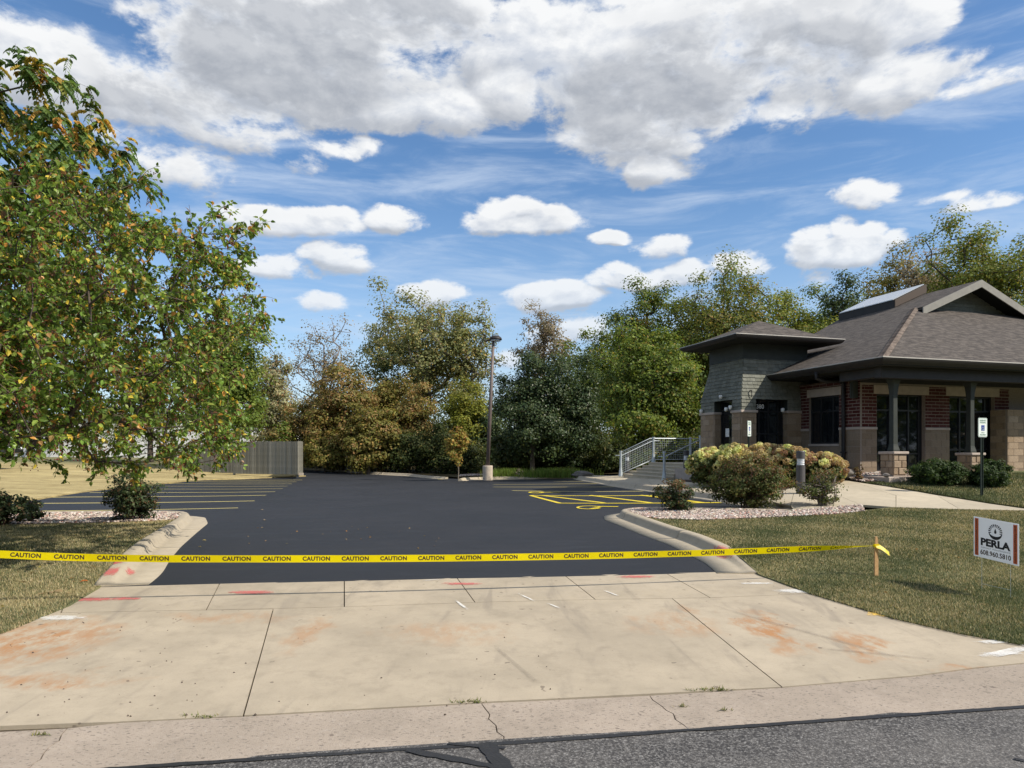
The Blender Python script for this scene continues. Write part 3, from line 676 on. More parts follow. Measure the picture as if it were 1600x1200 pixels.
def split_rect(s0, s1, z0, z1, holes):
    """rectangles of a wall around its openings"""
    zs = sorted({z0, z1, *[min(max(h[2], z0), z1) for h in holes], *[min(max(h[3], z0), z1) for h in holes]}); out = []
    for a, b in zip(zs[:-1], zs[1:]):
        if b - a < 1e-4: continue
        cur = s0
        for h in sorted(h for h in holes if h[2] < b - 1e-4 and h[3] > a + 1e-4):
            if h[0] > cur: out.append((cur, min(h[0], s1), a, b))
            cur = max(cur, h[1])
        if cur < s1: out.append((cur, s1, a, b))
    return out
BG_ = .02
def course(kind, rects, z0, z1, hgt, ln, gap, proud, place, mat, ragged=False, half=True):
    """lay pieces row by row, clipped to the rects; place(s0,s1,za,zb) -> 3-d box (x0,x1,y0,y1,z0,z1)"""
    k = 0; z = z0
    while z < z1 - .01:
        zt = min(z + hgt, z1); off = (ln / 2 if k % 2 else 0) if half else random.random() * ln
        for (a, b, ra, rb) in rects:
            if rb <= z + .02 or ra >= zt - .02: continue
            za, zb = max(z, ra), min(zt, rb)
            s = a - ((a - off) % ln)
            while s < b:
                L = ln * (random.uniform(.75, 1.25) if ragged else 1)
                p, q = max(s, a), min(s + L, b)
                if q - p > .03 and zb - za > .03:
                    pieces[kind].append((place(p + gap/2, q - gap/2, za + gap/2, zb - gap/2), mat, random.uniform(-.3, 1)))
                s += L
        z += hgt; k += 1
# --- left wall of the main block (plane x=0, y from 0 to the tower), and porch wall (plane y=0)
yw0, _ = hitx(1311, 650, 0); yw1, _ = hitx(1264.5, 650, 0)
wz0 = hitx(1290, 693.5, 0)[1]; wz1 = hitx(1290, 619, 0)[1]
band0 = hitx(1330, 671.5, 0)[1]; band1 = hitx(1330, 667.5, 0)[1]; ZT = 3.72
lint1 = hitx(1290, 606.5, 0)[1]
LEN = TY + .25
winL = (yw0, yw1, wz0, wz1)
holes = [winL]
mb = MB()
for a, b, c_, d_ in split_rect(0, LEN, ZB, ZT, holes): mb.box(.0, .30, a, b, c_, d_)
x1a, _ = hity(1370, 650, 0); x1b, _ = hity(1445.5, 650, 0); x2a, _ = hity(1483.5, 650, 0); x2b, _ = hity(1554, 650, 0); x3a, _ = hity(1573, 650, 0)
pz1 = hity(1400, 616, 0)[1]; pz2 = hity(1520, 619.5, 0)[1]; pl1 = hity(1400, 602.5, 0)[1]; pl2 = hity(1520, 605.5, 0)[1]
holesP = [(x1a, x1b, FLOOR, pz1), (x2a, x2b, FLOOR, pz2)]
for a, b, c_, d_ in split_rect(0, 14, ZB, ZT, holesP): mb.box(a + (.001 if a == 0 else 0), b, .001, .30, c_, d_)
mb.box(13.7, 14, .3, 10, ZB, ZT); mb.box(2.6, 13.7, 9.7, 10, ZB, ZT); mb.box(2.3, 2.6, TY + 1.9, 10, ZB, ZT)
mb.build('wall', 'mortar', bld)
PLX = lambda s0, s1, z0, z1: (-.006, .05, s0, s1, z0, z1)     # face of plane x=0
PLY = lambda s0, s1, z0, z1: (s0, s1, -.006, .05, z0, z1)
lintL = (yw0 - .09, yw1 + .09, wz1, lint1)
rb_ = split_rect(0.0, LEN, band1, ZT, [winL, lintL]); course('brick', rb_, band1, ZT,   .1, .30, .020, 0, PLX, 'brick')
rc_ = split_rect(0.0, LEN, ZB, band0, [(yw0, yw1, wz0 - .08, 9)]); course('block', rc_, ZB + .07, band0, .203, .41, .010, 0, PLX, 'block_smooth')
LP1 = (hity(1365, 610, 0)[0], hity(1451, 610, 0)[0], pz1, pl1); LP2 = (hity(1478, 610, 0)[0], hity(1561, 610, 0)[0], pz2, pl2)
rb_ = split_rect(0.053, x3a + .1, band1, ZT, holesP + [LP1, LP2]); course('brick', rb_, band1, ZT, .1, .30, .020, 0, PLY, 'brick')
rc_ = split_rect(0.053, x3a + .1, ZB, band0, holesP); course('block', rc_, ZB + .07, band0, .203, .41, .010, 0, PLY, 'block_smooth')
# bands, sills, lintels
for q, (a, b, c_, d_) in enumerate(split_rect(-.03, LEN, band0, band1, [winL])): MB().box(-.03, .06, a, b, c_ + .003, d_ - .003).build('stone_band', 'cast_stone', bld, bevel=.005)
for a, b, c_, d_ in split_rect(.063, x3a + .1, band0, band1, holesP): MB().box(a, b, -.03, .06, c_ + .003, d_ - .003).build('stone_band', 'cast_stone', bld, bevel=.005)
MB().box(-.02, .08, *lintL).build('lintel', 'cast_stone', bld, bevel=.006)
MB().box(LP1[0], LP1[1], -.02, .08, LP1[2], LP1[3]).build('lintel', 'cast_stone', bld, bevel=.006)
MB().box(LP2[0], LP2[1], -.02, .08, LP2[2], LP2[3]).build('lintel', 'cast_stone', bld, bevel=.006)
MB().box(-.035, .08, yw0 - .02, yw1 + .02, wz0 - .075, wz0 - .004).build('window_sill', 'cast_stone', bld, bevel=.006)
# wing wall of tan block at the right end, projecting forward
wxa = hity(1574, 700, -.55)[0]; wtop = hity(1590, 640, -.55)[1]
MB().box(wxa, wxa + 5, -.54, -.02, ZB, wtop - .02).build('wing_wall', 'mortar', bld)
course('block', [(wxa, wxa + 5, ZB, wtop)], ZB, wtop, .203, .41, .010, 0, lambda s0, s1, z0, z1: (s0, s1, -.555, -.50, z0, z1), 'block')
course('block', [(-.50, -.01, ZB, wtop)], ZB, wtop, .203, .41, .010, 0, lambda s0, s1, z0, z1: (wxa - .012, wxa + .04, s0, s1, z0, z1), 'block')

def glazing(axis, c, s0, s1, z0, z1, vs, hs, name='window', frame=.05, depth=.07, sgn=1, label=None, parent=None):
    """frame with mullions at vs and rails at hs; the panes behind are sub-parts. axis 'x': plane x=c"""
    def bx(m, a, b, e, f, d0, d1):
        if axis == 'x': m.box(c + d0 * sgn, c + d1 * sgn, a, b, e, f) if sgn > 0 else m.box(c - d1, c - d0, a, b, e, f)
        else: m.box(a, b, c + d0, c + d1, e, f)
    f_ = MB(); vv = [s0] + [s0 + (s1 - s0) * k for k in vs] + [s1]; hh = [z0] + [z0 + (z1 - z0) * k for k in hs] + [z1]
    for k, v_ in enumerate(vv):
        a = v_ if k == 0 else (v_ - frame if k == len(vv) - 1 else v_ - frame / 2); bx(f_, a, a + frame, z0, z1, 0, depth)
    for k, h_ in enumerate(hh):
        a = h_ if k == 0 else (h_ - frame if k == len(hh) - 1 else h_ - frame / 2)
        for p, q in zip(vv[:-1], vv[1:]): bx(f_, p + frame * .6, q - frame * .6, a + .001, a + frame - .001, .004, depth - .004)
    o = f_.build(name, 'frame_dark', parent or bld)
    if label: o['label'] = label
    for p, q in zip(vv[:-1], vv[1:]):
        for e, g in zip(hh[:-1], hh[1:]):
            m_ = MB(); bx(m_, p + .004, q - .004, e + .004, g - .004, depth * .45, depth * .6); m_.build('pane', 'glass', o)
    return o
glazing('x', .07, yw0, yw1, wz0, wz1, [.25, .65], [.68], 'window')
glazing('y', .12, x1a, x1b, FLOOR, pz1, [.33, .72, .94], [.25, .80], 'porch_window', .05)
glazing('y', .12, x2a, x2b, FLOOR, pz2, [.30, .86], [.30, .80], 'porch_door', .06)
MB().box(.31, 13.6, .31, 9.6, FLOOR - .1, FLOOR).build('interior_floor', 'trim_dark', bld)
MB().box(.31, 13.6, 3.0, 3.1, FLOOR, ZT).build('interior_wall', 'soffit', bld)

# --- roofs (local coordinates; eave corner of the main roof)
TD_ = 1.90
EX, EY = loc(9.74, 17.64); M1 = .428; EH = 4.03; RA = 8.36; RB = 4.325; FD = 9.3; M2 = M1 * 5.82 / RB * 1.0
HB = EH + M1 * 5.82; RZ = EH + M1 * RA
def quadface(name, pts, mat, parent, uvdir=None, thick=.04, label=None):
    """one roof face with a thickness; uv in metres along the eave and up the slope"""
    P = [Vector(p) for p in pts]; n = (P[1] - P[0]).cross(P[2] - P[0]).normalized()
    if n.z < 0: n = -n
    ev = Vector(uvdir).normalized(); up = n.cross(ev).normalized()
    if up.z < 0: up = -up
    k = len(P); V = [p for p in P] + [p - n * thick for p in P]
    F_ = [tuple(range(k)), tuple(range(2*k-1, k-1, -1))] + [(i, k+i, k+(i+1) % k, (i+1) % k) for i in range(k)]
    m_ = MB(); m_.add(V, F_); m_.uv = [(v.dot(ev), v.dot(up)) for v in V]
    return m_.build(name, mat, parent)
ridge_end = EY + 9.9
back = 10.5; BK = (EX, TY + TD_ + .1, EH); BC = (EX + 3.7, back, EH)
A0 = (EX, EY, EH); A1 = (EX + 2 * RA, EY, EH); B0 = (EX, back, EH); B1 = (EX + 2 * RA, back, EH)
H0 = (EX + 5.82, EY + RB, HB); H1 = (EX + 2 * RA - 5.82, EY + RB, HB); PK = (EX + RA, EY + RB, RZ); RE = (EX + RA, ridge_end, RZ)
roof = quadface('roof', [A0, A1, H1, H0], 'roof_shingle', bld, (1, 0, 0))
roof['label'] = 'large hipped main roof'
def rchild(*a, **k): return quadface(*a, **k)
gf = .38     # rakes overhang the gable
PKf = (PK[0], PK[1] - gf, RZ); H0f = (H0[0] - .0, H0[1] - gf, HB); H1f = (H1[0], H1[1] - gf, HB)
rchild('roof_face', [A0, H0, PK, RE, BK], 'roof_shingle', roof, uvdir=(0, 1, 0))
rchild('roof_face', [A1, B1, RE, PK, H1], 'roof_shingle', roof, uvdir=(0, 1, 0))
rchild('roof_face', [BK, RE, BC], 'roof_shingle', roof, uvdir=(.4, 1, 0)); rchild('roof_face', [BC, RE, B1], 'roof_shingle', roof, uvdir=(1, 0, 0))
rchild('roof_face', [H0, H0f, PKf, PK], 'roof_shingle', roof, uvdir=(0, 1, 0)); rchild('roof_face', [H1, PK, PKf, H1f], 'roof_shingle', roof, uvdir=(0, 1, 0))
# hip cap shingles, one by one along the near hip
hv = Vector(H0) - Vector(A0); L_ = hv.length; hd = hv / L_; side1 = Vector((0, -1, -M2)).normalized(); n_ = int(L_ / .16)
cap_me = None
for k in range(n_):
    p = Vector(A0) + hd * (k * L_ / n_); q = p + hd * (L_ / n_ * 1.25)
    s1_ = Vector((0, 1, M2)).normalized(); s2_ = Vector((1, 0, M1)).normalized(); up = Vector((0, 0, .018)); up2 = Vector((0, 0, .034))
    a1 = hd.cross(Vector((0, 0, 1))).normalized()
    # wings lie on the two slopes
    wf = Vector((.15, -.0, 0)); 
    def on_front(pt): return Vector((pt.x + .17, pt.y, EH + (pt.y - EY) * M2))
    def on_left(pt): return Vector((pt.x, pt.y + .17, EH + (pt.x - EX) * M1))
    vs = [on_left(p) + up2, p + up2 * 1.5, on_front(p) + up2, on_front(q) + up, q + up * 1.5, on_left(q) + up]
    vs += [v - Vector((0, 0, .015)) for v in vs]
    m_ = MB(); m_.add(vs, [(0, 1, 4, 5), (1, 2, 3, 4), (6, 11, 10, 7), (7, 10, 9, 8), (0, 6, 7, 1), (1, 7, 8, 2), (2, 8, 9, 3), (5, 4, 10, 11), (4, 3, 9, 10), (0, 5, 11, 6)])
    m_.uv = [(v[0], v[2]) for v in m_.v]; m_.build('cap_shingle', 'roof_cap', roof)
# gable wall and rake boards
gw = PK[1] + .35
m_ = MB(); m_.add([(H0[0] + .05, gw, HB - .3), (H1[0] - .05, gw, HB - .3), (PK[0], gw, RZ - .04), (H0[0] + .05, gw + .2, HB - .3), (H1[0] - .05, gw + .2, HB - .3), (PK[0], gw + .2, RZ - .04)], [(0, 1, 2), (5, 4, 3), (0, 3, 4, 1), (1, 4, 5, 2), (2, 5, 3, 0)])
gab = m_.build('gable_wall', 'trim_green', bld)
for k in range(8):
    z0_ = HB + .02 + k * .125; hw = (RZ - z0_) / M1 * .97
    if hw > .3: MB().box(PK[0] - hw + .22, PK[0] + hw - .22, gw - .03, gw - .004, z0_, z0_ + .118).build('siding_board', 'shake', gab)
for sg, HH in ((-1, H0f), (1, H1f)):
    P_, Q_ = Vector(PKf), Vector(HH); Q_ = Q_ + (Q_ - P_).normalized() * .12; dn = Vector((0, 0, -.26)); th = Vector((0, -.045, 0))
    m_ = MB(); m_.add([P_ + th*.1, Q_ + th*.1, Q_ + dn + th*.1, P_ + dn + th*.1, P_ + th, Q_ + th, Q_ + dn + th, P_ + dn + th], [(0, 1, 2, 3), (7, 6, 5, 4), (0, 4, 5, 1), (1, 5, 6, 2), (2, 6, 7, 3), (3, 7, 4, 0)]); m_.build('rake_board', 'gable_trim', bld)
    dn2 = Vector((0, 0, -.05)); sb = Vector((0, .72, 0))
    m_ = MB(); m_.add([P_ + dn2, Q_ + dn2, Q_ + dn2 + sb, P_ + dn2 + sb, P_ + dn2*1.6, Q_ + dn2*1.6, Q_ + dn2*1.6 + sb, P_ + dn2*1.6 + sb], [(0, 1, 2, 3), (7, 6, 5, 4), (0, 4, 5, 1), (1, 5, 6, 2), (2, 6, 7, 3), (3, 7, 4, 0)]); m_.build('gable_soffit', 'soffit', bld)
# ridge skylight: a raised monitor on the left slope
def onL(a, b, up=0.): return Vector((EX + a, EY + b, EH + M1 * a + up))
sa0, sa1, sb0, sb1 = 6.95, RA + .12, 6.3, 9.1
m_ = MB(); tt = [onL(sa0, sb0, .30), onL(sa1, sb0, .34), onL(sa1, sb1, .34), onL(sa0, sb1, .30)]; bb = [onL(sa0, sb0, -.1), onL(sa1, sb0, -.3), onL(sa1, sb1, -.3), onL(sa0, sb1, -.1)]
m_.add(tt + bb, [(0, 1, 2, 3), (7, 6, 5, 4), (0, 4, 5, 1), (1, 5, 6, 2), (2, 6, 7, 3), (3, 7, 4, 0)]); skl = m_.build('ridge_skylight', 'trim_dark', bld)
m_ = MB(); o1_ = Vector((0, -.02, 0)); m_.add([tt[0] + o1_, tt[1] + o1_, onL(sa1, sb0, .02) + o1_, onL(sa0, sb0, .02) + o1_, tt[0] + o1_*3, tt[1] + o1_*3, onL(sa1, sb0, .02) + o1_*3, onL(sa0, sb0, .02) + o1_*3], [(0, 1, 2, 3), (7, 6, 5, 4), (0, 4, 5, 1), (1, 5, 6, 2), (2, 6, 7, 3), (3, 7, 4, 0)]); m_.build('side_flashing', 'roof_cap', skl)
for k in range(4):
    b0 = sb0 + .03 + (sb1 - sb0 - .06) / 4 * k; b1 = b0 + (sb1 - sb0 - .06) / 4 - .03
    p_ = [onL(sa0 - .03, b0, .315), onL(sa1 - .03, b0, .355), onL(sa1 - .03, b1, .355), onL(sa0 - .03, b1, .315)]
    m_ = MB(); m_.add(p_ + [v + Vector((0, 0, .03)) for v in p_], [(0, 3, 2, 1), (4, 5, 6, 7), (0, 1, 5, 4), (1, 2, 6, 5), (2, 3, 7, 6), (3, 0, 4, 7)]); m_.build('skylight_pane', 'skylight', skl)
# eaves: gutter, fascia, soffit
def eave_set(x0, x1, y0, y1, h, sides, soff_in, mat_f='trim_dark', drip=True, fh=.17):
    """ring eave of a rectangle; sides subset of 'lfrb'"""
    for s_ in sides:
        if s_ == 'f': a, b, nx_, ny_ = (x0, y0), (x1, y0), 0, -1
        if s_ == 'l': a, b, nx_, ny_ = (x0, y0), (x0, y1), -1, 0
        if s_ == 'r': a, b, nx_, ny_ = (x1, y0), (x1, y1), 1, 0
        if s_ == 'b': a, b, nx_, ny_ = (x0, y1), (x1, y1), 0, 1
        prof = [(.0, -.01), (.11, .0), (.125, -.012), (.115, -.05), (.085, -.10), (.02, -fh), (-.03, -fh), (-.03, -.03)]
        m_ = MB(); V = []
        ext = .125
        for e, (qx, qy) in enumerate((a, b)):
            tx, ty = ((b[0]-a[0]), (b[1]-a[1])); l = math.hypot(tx, ty); tx /= l; ty /= l
            for o_, z_ in prof:
                sh = o_ * (-1 if e == 0 else 1)
                V.append((qx + nx_ * o_ + tx * sh, qy + ny_ * o_ + ty * sh, h + z_))
        k = len(prof); m_.add(V, [(i, (i+1) % k, k + (i+1) % k, k + i) for i in range(k)] + [tuple(range(k))[::-1], tuple(range(k, 2*k))])
        m_.build('gutter', mat_f, bld)
        m_ = MB(); V = []
        for e, (qx, qy) in enumerate((a, b)):
            tx, ty = ((b[0]-a[0]), (b[1]-a[1])); l = math.hypot(tx, ty); tx /= l; ty /= l
            for o_, z_ in ((.08, .002), (.132, -.012), (.132, .012), (.08, .018)):
                sh = o_ * (-1 if e == 0 else 1); V.append((qx + nx_ * o_ + tx * sh, qy + ny_ * o_ + ty * sh, h + z_))
        m_.add(V, [(i, (i+1) % 4, 4 + (i+1) % 4, 4 + i) for i in range(4)] + [(3, 2, 1, 0), (4, 5, 6, 7)]); m_.build('drip_edge', 'drip', bld)
eave_set(EX, EX + 2*RA, EY, back, EH, 'fr', 0)
eave_set(EX, EX + 2*RA, EY, TY - .02, EH, 'l', 0)
MB().box(EX - .0, EX + 2*RA, EY, -.02, EH - .19, EH - .15).build('porch_ceiling', 'soffit', bld)
MB().box(EX - .0, .0, -.02, TY - .02, EH - .19, EH - .15).build('soffit', 'soffit', bld)
MB().box(EX + .25, EX + 2*RA, EY + .30, EY + .52, EH - .50, EH - .19).build('porch_beam', 'trim_dark', bld, bevel=.01)
MB().box(EX + .35, EX + .57, EY + .52, 0, EH - .46, EH - .19).build('porch_beam', 'trim_dark', bld, bevel=.01)
MB().box(.0, 14, -.012, .012, EH - .45, EH - .17).build('frieze', 'trim_dark', bld)
# porch posts on stone pedestals
PY_ = -1.25
for pxc in (1396, 1516):
    xc = hity(pxc, 640, PY_)[0]; base_z = hity(pxc, 740, PY_)[1] if pxc == 1396 else hity(pxc, 743.5, PY_)[1]
    capz = hity(pxc, 705.5 if pxc == 1396 else 707.5, PY_ - .25)[1]
    col = empty('porch_column', (xc, PY_, 0)); col.parent = bld
    w_ = .225
    MB().box(-w_+.02, w_-.02, -w_+.02, w_-.02, base_z - .3, capz - .075).build('pedestal_core', 'mortar', col)
    z = base_z - .02; kk = 0; ht = (capz - .075 - z) / 3
    for k in range(3):
        s_ = [(-w_, w_)] if False else ([(-w_, .04), (.05, w_)] if k % 2 else [(-w_, -.06), (-.05, w_)])
        for (a, b) in s_:
            MB().box(a + .004, b - .004, -w_ - random.random()*.012, -w_ + .05, z + .004, z + ht - .004).build('stone', 'block', col, bevel=.012)
            MB().box(-w_ - random.random()*.012, -w_ + .05, a + .004 + (.05 if a == -w_ else 0), b - .004, z + .004, z + ht - .004).build('stone', 'block', col, bevel=.012)
        z += ht
    MB().box(-w_-.045, w_+.045, -w_-.045, w_+.045, capz - .075, capz).build('cap', 'cast_stone', col, bevel=.015)
    m_ = MB(); m_.lathe([(.15, capz), (.15, capz + .05), (.12, capz + .14), (.105, capz + .2), (.098, capz + .8), (.095, EH - 1.0), (.115, EH - .78), (.14, EH - .62), (.18, EH - .52), (.18, EH - .4)], 4)
    s = m_.build('post', 'trim_green', col); s.scale = (1, 1, 1)
MB().box(EX + .3, 14, PY_ - .55, -.02, FLOOR - .35, FLOOR - .01).build('porch_slab', 'cast_stone', bld, bevel=.01)
# wall bracket and downspout on the left wall
yb = hitx(1332.5, 600, -.14)[0]; zb0 = hitx(1332, 622.5, -.14)[1]
m_ = MB(); m_.box(-.20, -.008, yb - .07, yb + .07, zb0, EH - .19); m_.box(-.23, -.20, yb - .03, yb + .03, zb0 + .04, EH - .22); m_.build('eave_bracket', 'trim_green', bld, bevel=.012)
yd = hitx(1318, 650, -.07)[0]; zd1 = hitx(1318, 598, -.07)[1]; zd0 = hitx(1318, 727, -.07)[1]; yg = hitx(1276, 585, EX - .02)[0]
m_ = MB(); m_.tube([(EX - .03, yg, EH - .12), (EX - .03, yg, EH - .32), (EX + .2, yg - .1, EH - .42), (-.16, yd + .12, zd1 + .06), (-.075, yd, zd1 - .03), (-.075, yd, zd0 + .12), (-.10, yd - .02, zd0 + .02), (-.25, yd - .18, zd0 - .08), (-.42, yd - .34, zd0 - .13)], .055, 8)
m_.build('downspout', 'trim_dark', bld, smooth=True)
for z_ in (1.5, 2.6):
    MB().box(-.14, -.006, yd - .068, yd + .068, z_, z_ + .04).build('downspout_strap', 'trim_dark', bld)

# --- tower (front plane y=TY, left plane x=TX)
TW, TD = 2.49, 1.90; TH = 5.08
sk0 = hity(1165, 640.5, TY - .2)[1]; sk1 = hity(1200, 624, TY)[1]; zk = hity(1161, 573, TY)[1]; zfr = hity(1161, 560, TY)[1]; FL = .22
tx0, tx1, ty0, ty1 = TX, TX + TW, TY, TY + TD
MB().box(tx0, tx1, ty0, ty1, zk - .3, TH).build('tower_wall', 'trim_green', bld)
# flared skirt core
m_ = MB(); V = [(tx0, ty0, zk), (tx1, ty0, zk), (tx1, ty1, zk), (tx0, ty1, zk), (tx0 - FL, ty0 - FL, sk1), (tx1, ty0 - FL, sk1), (tx1, ty1 + FL, sk1), (tx0 - FL, ty1 + FL, sk1)]
m_.add(V, [(0, 1, 2, 3), (7, 6, 5, 4), (0, 4, 5, 1), (1, 5, 6, 2), (2, 6, 7, 3), (3, 7, 4, 0)]); m_.build('tower_skirt', 'trim_green', bld)
MB().box(tx0 - .02, tx1 + .0, ty0 - .022, ty0 - .001, zfr, TH).build('tower_frieze', 'trim_green', bld); MB().box(tx0 - .022, tx0 - .001, ty0 - .0, ty1, zfr, TH).build('tower_frieze', 'trim_green', bld)
def flare(z): return 0 if z > zk else FL * ((zk - z) / (zk - sk1)) ** 1.0 if z > sk1 else FL
# column geometry (stone), caps
cxa = hity(1180.5, 700, TY - .2)[0]; cxb = hity(1229.5, 700, TY - .2)[0]; cya = hitx(1145.5, 700, TX - .2)[0]; cyb = hitx(1117.5, 700, TX - .2)[0]; cyc = hitx(1096.5, 700, TX - .2)[0]
cx0, cy0 = TX - FL - .02, TY - FL - .02
cols = [(cx0, cxa, cy0, cya), (cxb, tx1 + .0, cy0, cy0 + .5), (cx0, cx0 + .5, cyb, cyc)]
for q, (a, b, c_, d_) in enumerate(cols):
    MB().box(a + .02, b - .02, c_ + .02, d_ - .02, ZB, sk0 - .09).build('stone_column', 'mortar', bld)
    course('block', [(a, b, ZB, sk0 - .09)], ZB, sk0 - .09, .203, .41, .010, 0, lambda s0, s1, z0, z1, c_=c_: (s0, s1, c_ - .004 - random.random()*.008, c_ + .04, z0, z1), 'block')
    course('block', [(c_ + .042, d_, ZB, sk0 - .09)], ZB, sk0 - .09, .203, .41, .010, 0, lambda s0, s1, z0, z1, a=a: (a - .004 - random.random()*.008, a + .04, s0, s1, z0, z1), 'block')
    if q == 0: course('block', [(c_ + .042, d_, ZB, sk0 - .09)], ZB, sk0 - .09, .203, .41, .010, 0, lambda s0, s1, z0, z1, b=b: (b - .04, b + .004, s0, s1, z0, z1), 'block')
    MB().box(a - .045, b + (.045 if q != 1 else .02), c_ - .045, d_ + .045, sk0 - .09, sk0).build('column_cap', 'cast_stone', bld, bevel=.015)
    MB().box(a + .01, b - .01, c_ + .01, d_ - .01, sk0, sk1 - .002).build('column_head', 'trim_green', bld)
# shakes: front face lit, left face
zz = sk0; rows = []
while zz < zfr - .02: rows.append(zz); zz += .118
for face in ('front', 'left'):
    for r_i, z_ in enumerate(rows):
        zt = min(z_ + .135, zfr); fl0, fl1 = flare(z_), flare(zt)
        spans = [(tx0 - fl0, tx1)] if face == 'front' else [(ty0 - fl0, ty1 + fl0)]
        if z_ < sk1 - .05: spans = [(cx0 + .01, cxa - .01), (cxb, tx1)] if face == 'front' else [(cy0 + .01, cya - .01), (cyb, cyc - .01)]
        for a, b in spans:
            s = a
            while s < b - .02:
                L = random.uniform(.15, .27); e = min(s + L, b)
                if b - e < .08: e = b
                k = random.uniform(0, .008); dz = random.uniform(-.006, .006)
                pieces['shingle'].append(((face, s + .003, e - .003, z_ + dz, zt, fl0, fl1, k), 'shake', random.random()))
                s = e
# corner boards
# tower glazing set back
glazing('y', TY - .02, cxa, cxb, FLOOR, sk1, [.22, .52, .83], [.52, .83], 'entrance_glazing', .05)
glazing('x', TX + .02, cya, cyb, FLOOR, sk1, [.36], [.86], 'entrance_door', .06)
pn = hitx(1137, 676, TX + .02); m_ = MB().box(TX + .005, TX + .012, pn[0] - .10, pn[0] + .10, pn[1] - .14, pn[1] + .14); m_.build('paper_notice', 'paper', bld)
MB().box(tx0 + .1, tx1, ty0 + 1.2, ty0 + 1.25, FLOOR, 3.3).build('interior_wall', 'soffit', bld)
MB().box(tx0 - FL, tx1 + .2, ty0 - FL, ty1 + 2, .3, FLOOR - .003).build('entrance_floor', 'cast_stone', bld)
# small flood lights on the tower
def flood(px, py, axis):
    if axis == 'x': y_, z_ = hitx(px, py, TX - FL - .12); p = (TX - FL - .12, y_, z_)
    else: x_, z_ = hity(px, py, TY - FL - .12); p = (x_, TY - FL - .12, z_)
    m_ = MB(); m_.lathe([(.03, -.06), (.055, -.03), (.06, .05), (.04, .07)], 10, p); m_.tube([p, (p[0] + .08, p[1] + .06, p[2] + .03)], .012, 6)
    m_.build('flood_light', 'white_metal', bld, smooth=True)
flood(1141, 637, 'x'); flood(1126, 620.5, 'x'); flood(1095.5, 643, 'x'); flood(1134.5, 640, 'x'); flood(1223, 641, 'y')
m_ = MB(); x_, z_ = hity(1174.5, 615, TY - FL - .06); m_.tube([(x_, TY - .05, z_ + .12), (x_, TY - FL - .06, z_ + .1), (x_, TY - FL - .06, z_ - .1)], .018, 6); m_.build('wall_hook', 'trim_dark', bld)
# house number
def text_mesh(txt, size, bold=0., ext=0.002, align='CENTER', spacing=1.0):
    cu = bpy.data.curves.new('txt', 'FONT'); cu.body = txt; cu.size = size; cu.offset = bold; cu.extrude = ext; cu.align_x = align; cu.align_y = 'CENTER'; cu.space_character = spacing; cu.resolution_u = 3
    o = bpy.data.objects.new('txt', cu); COL.objects.link(o); bpy.context.view_layer.update()
    me = bpy.data.meshes.new_from_object(o.evaluated_get(bpy.context.evaluated_depsgraph_get())); me.materials.clear()
    bpy.data.objects.remove(o); bpy.data.curves.remove(cu); return me
me = text_mesh('380', .20, .002, .006); o = link('house_number', me, 'white_metal', bld); x_, z_ = hity(1187.5, 635.5, TY - .04); o.location = (x_, TY - .045, z_); o.rotation_euler = (R(90), 0, 0)
# tower roof
ex0, ey0 = loc(*((np.array(T) - .76 * U - .76 * Vv))); ew, ed = 3.86, 3.06; TE = 5.19; APX = (ex0 + 1.93, ey0 + 1.53, 5.98)
c0, c1_, c2_, c3_ = (ex0, ey0, TE), (ex0 + ew, ey0, TE), (ex0 + ew, ey0 + ed, TE), (ex0, ey0 + ed, TE)
tr_ = quadface('tower_roof', [c0, c1_, APX], 'roof_shingle', bld, (1, 0, 0))
for a, b in ((c1_, c2_), (c2_, c3_), (c3_, c0)): quadface('roof_face', [a, b, APX], 'roof_shingle', tr_, (b[0]-a[0], b[1]-a[1], 0))
eave_set(ex0, ex0 + ew, ey0, ey0 + ed, TE, 'lfrb', 0, fh=.14)
MB().box(ex0, ex0 + ew, ey0, ey0 + ed, TE - .14, TE - .11).build('tower_soffit', 'soffit', bld)

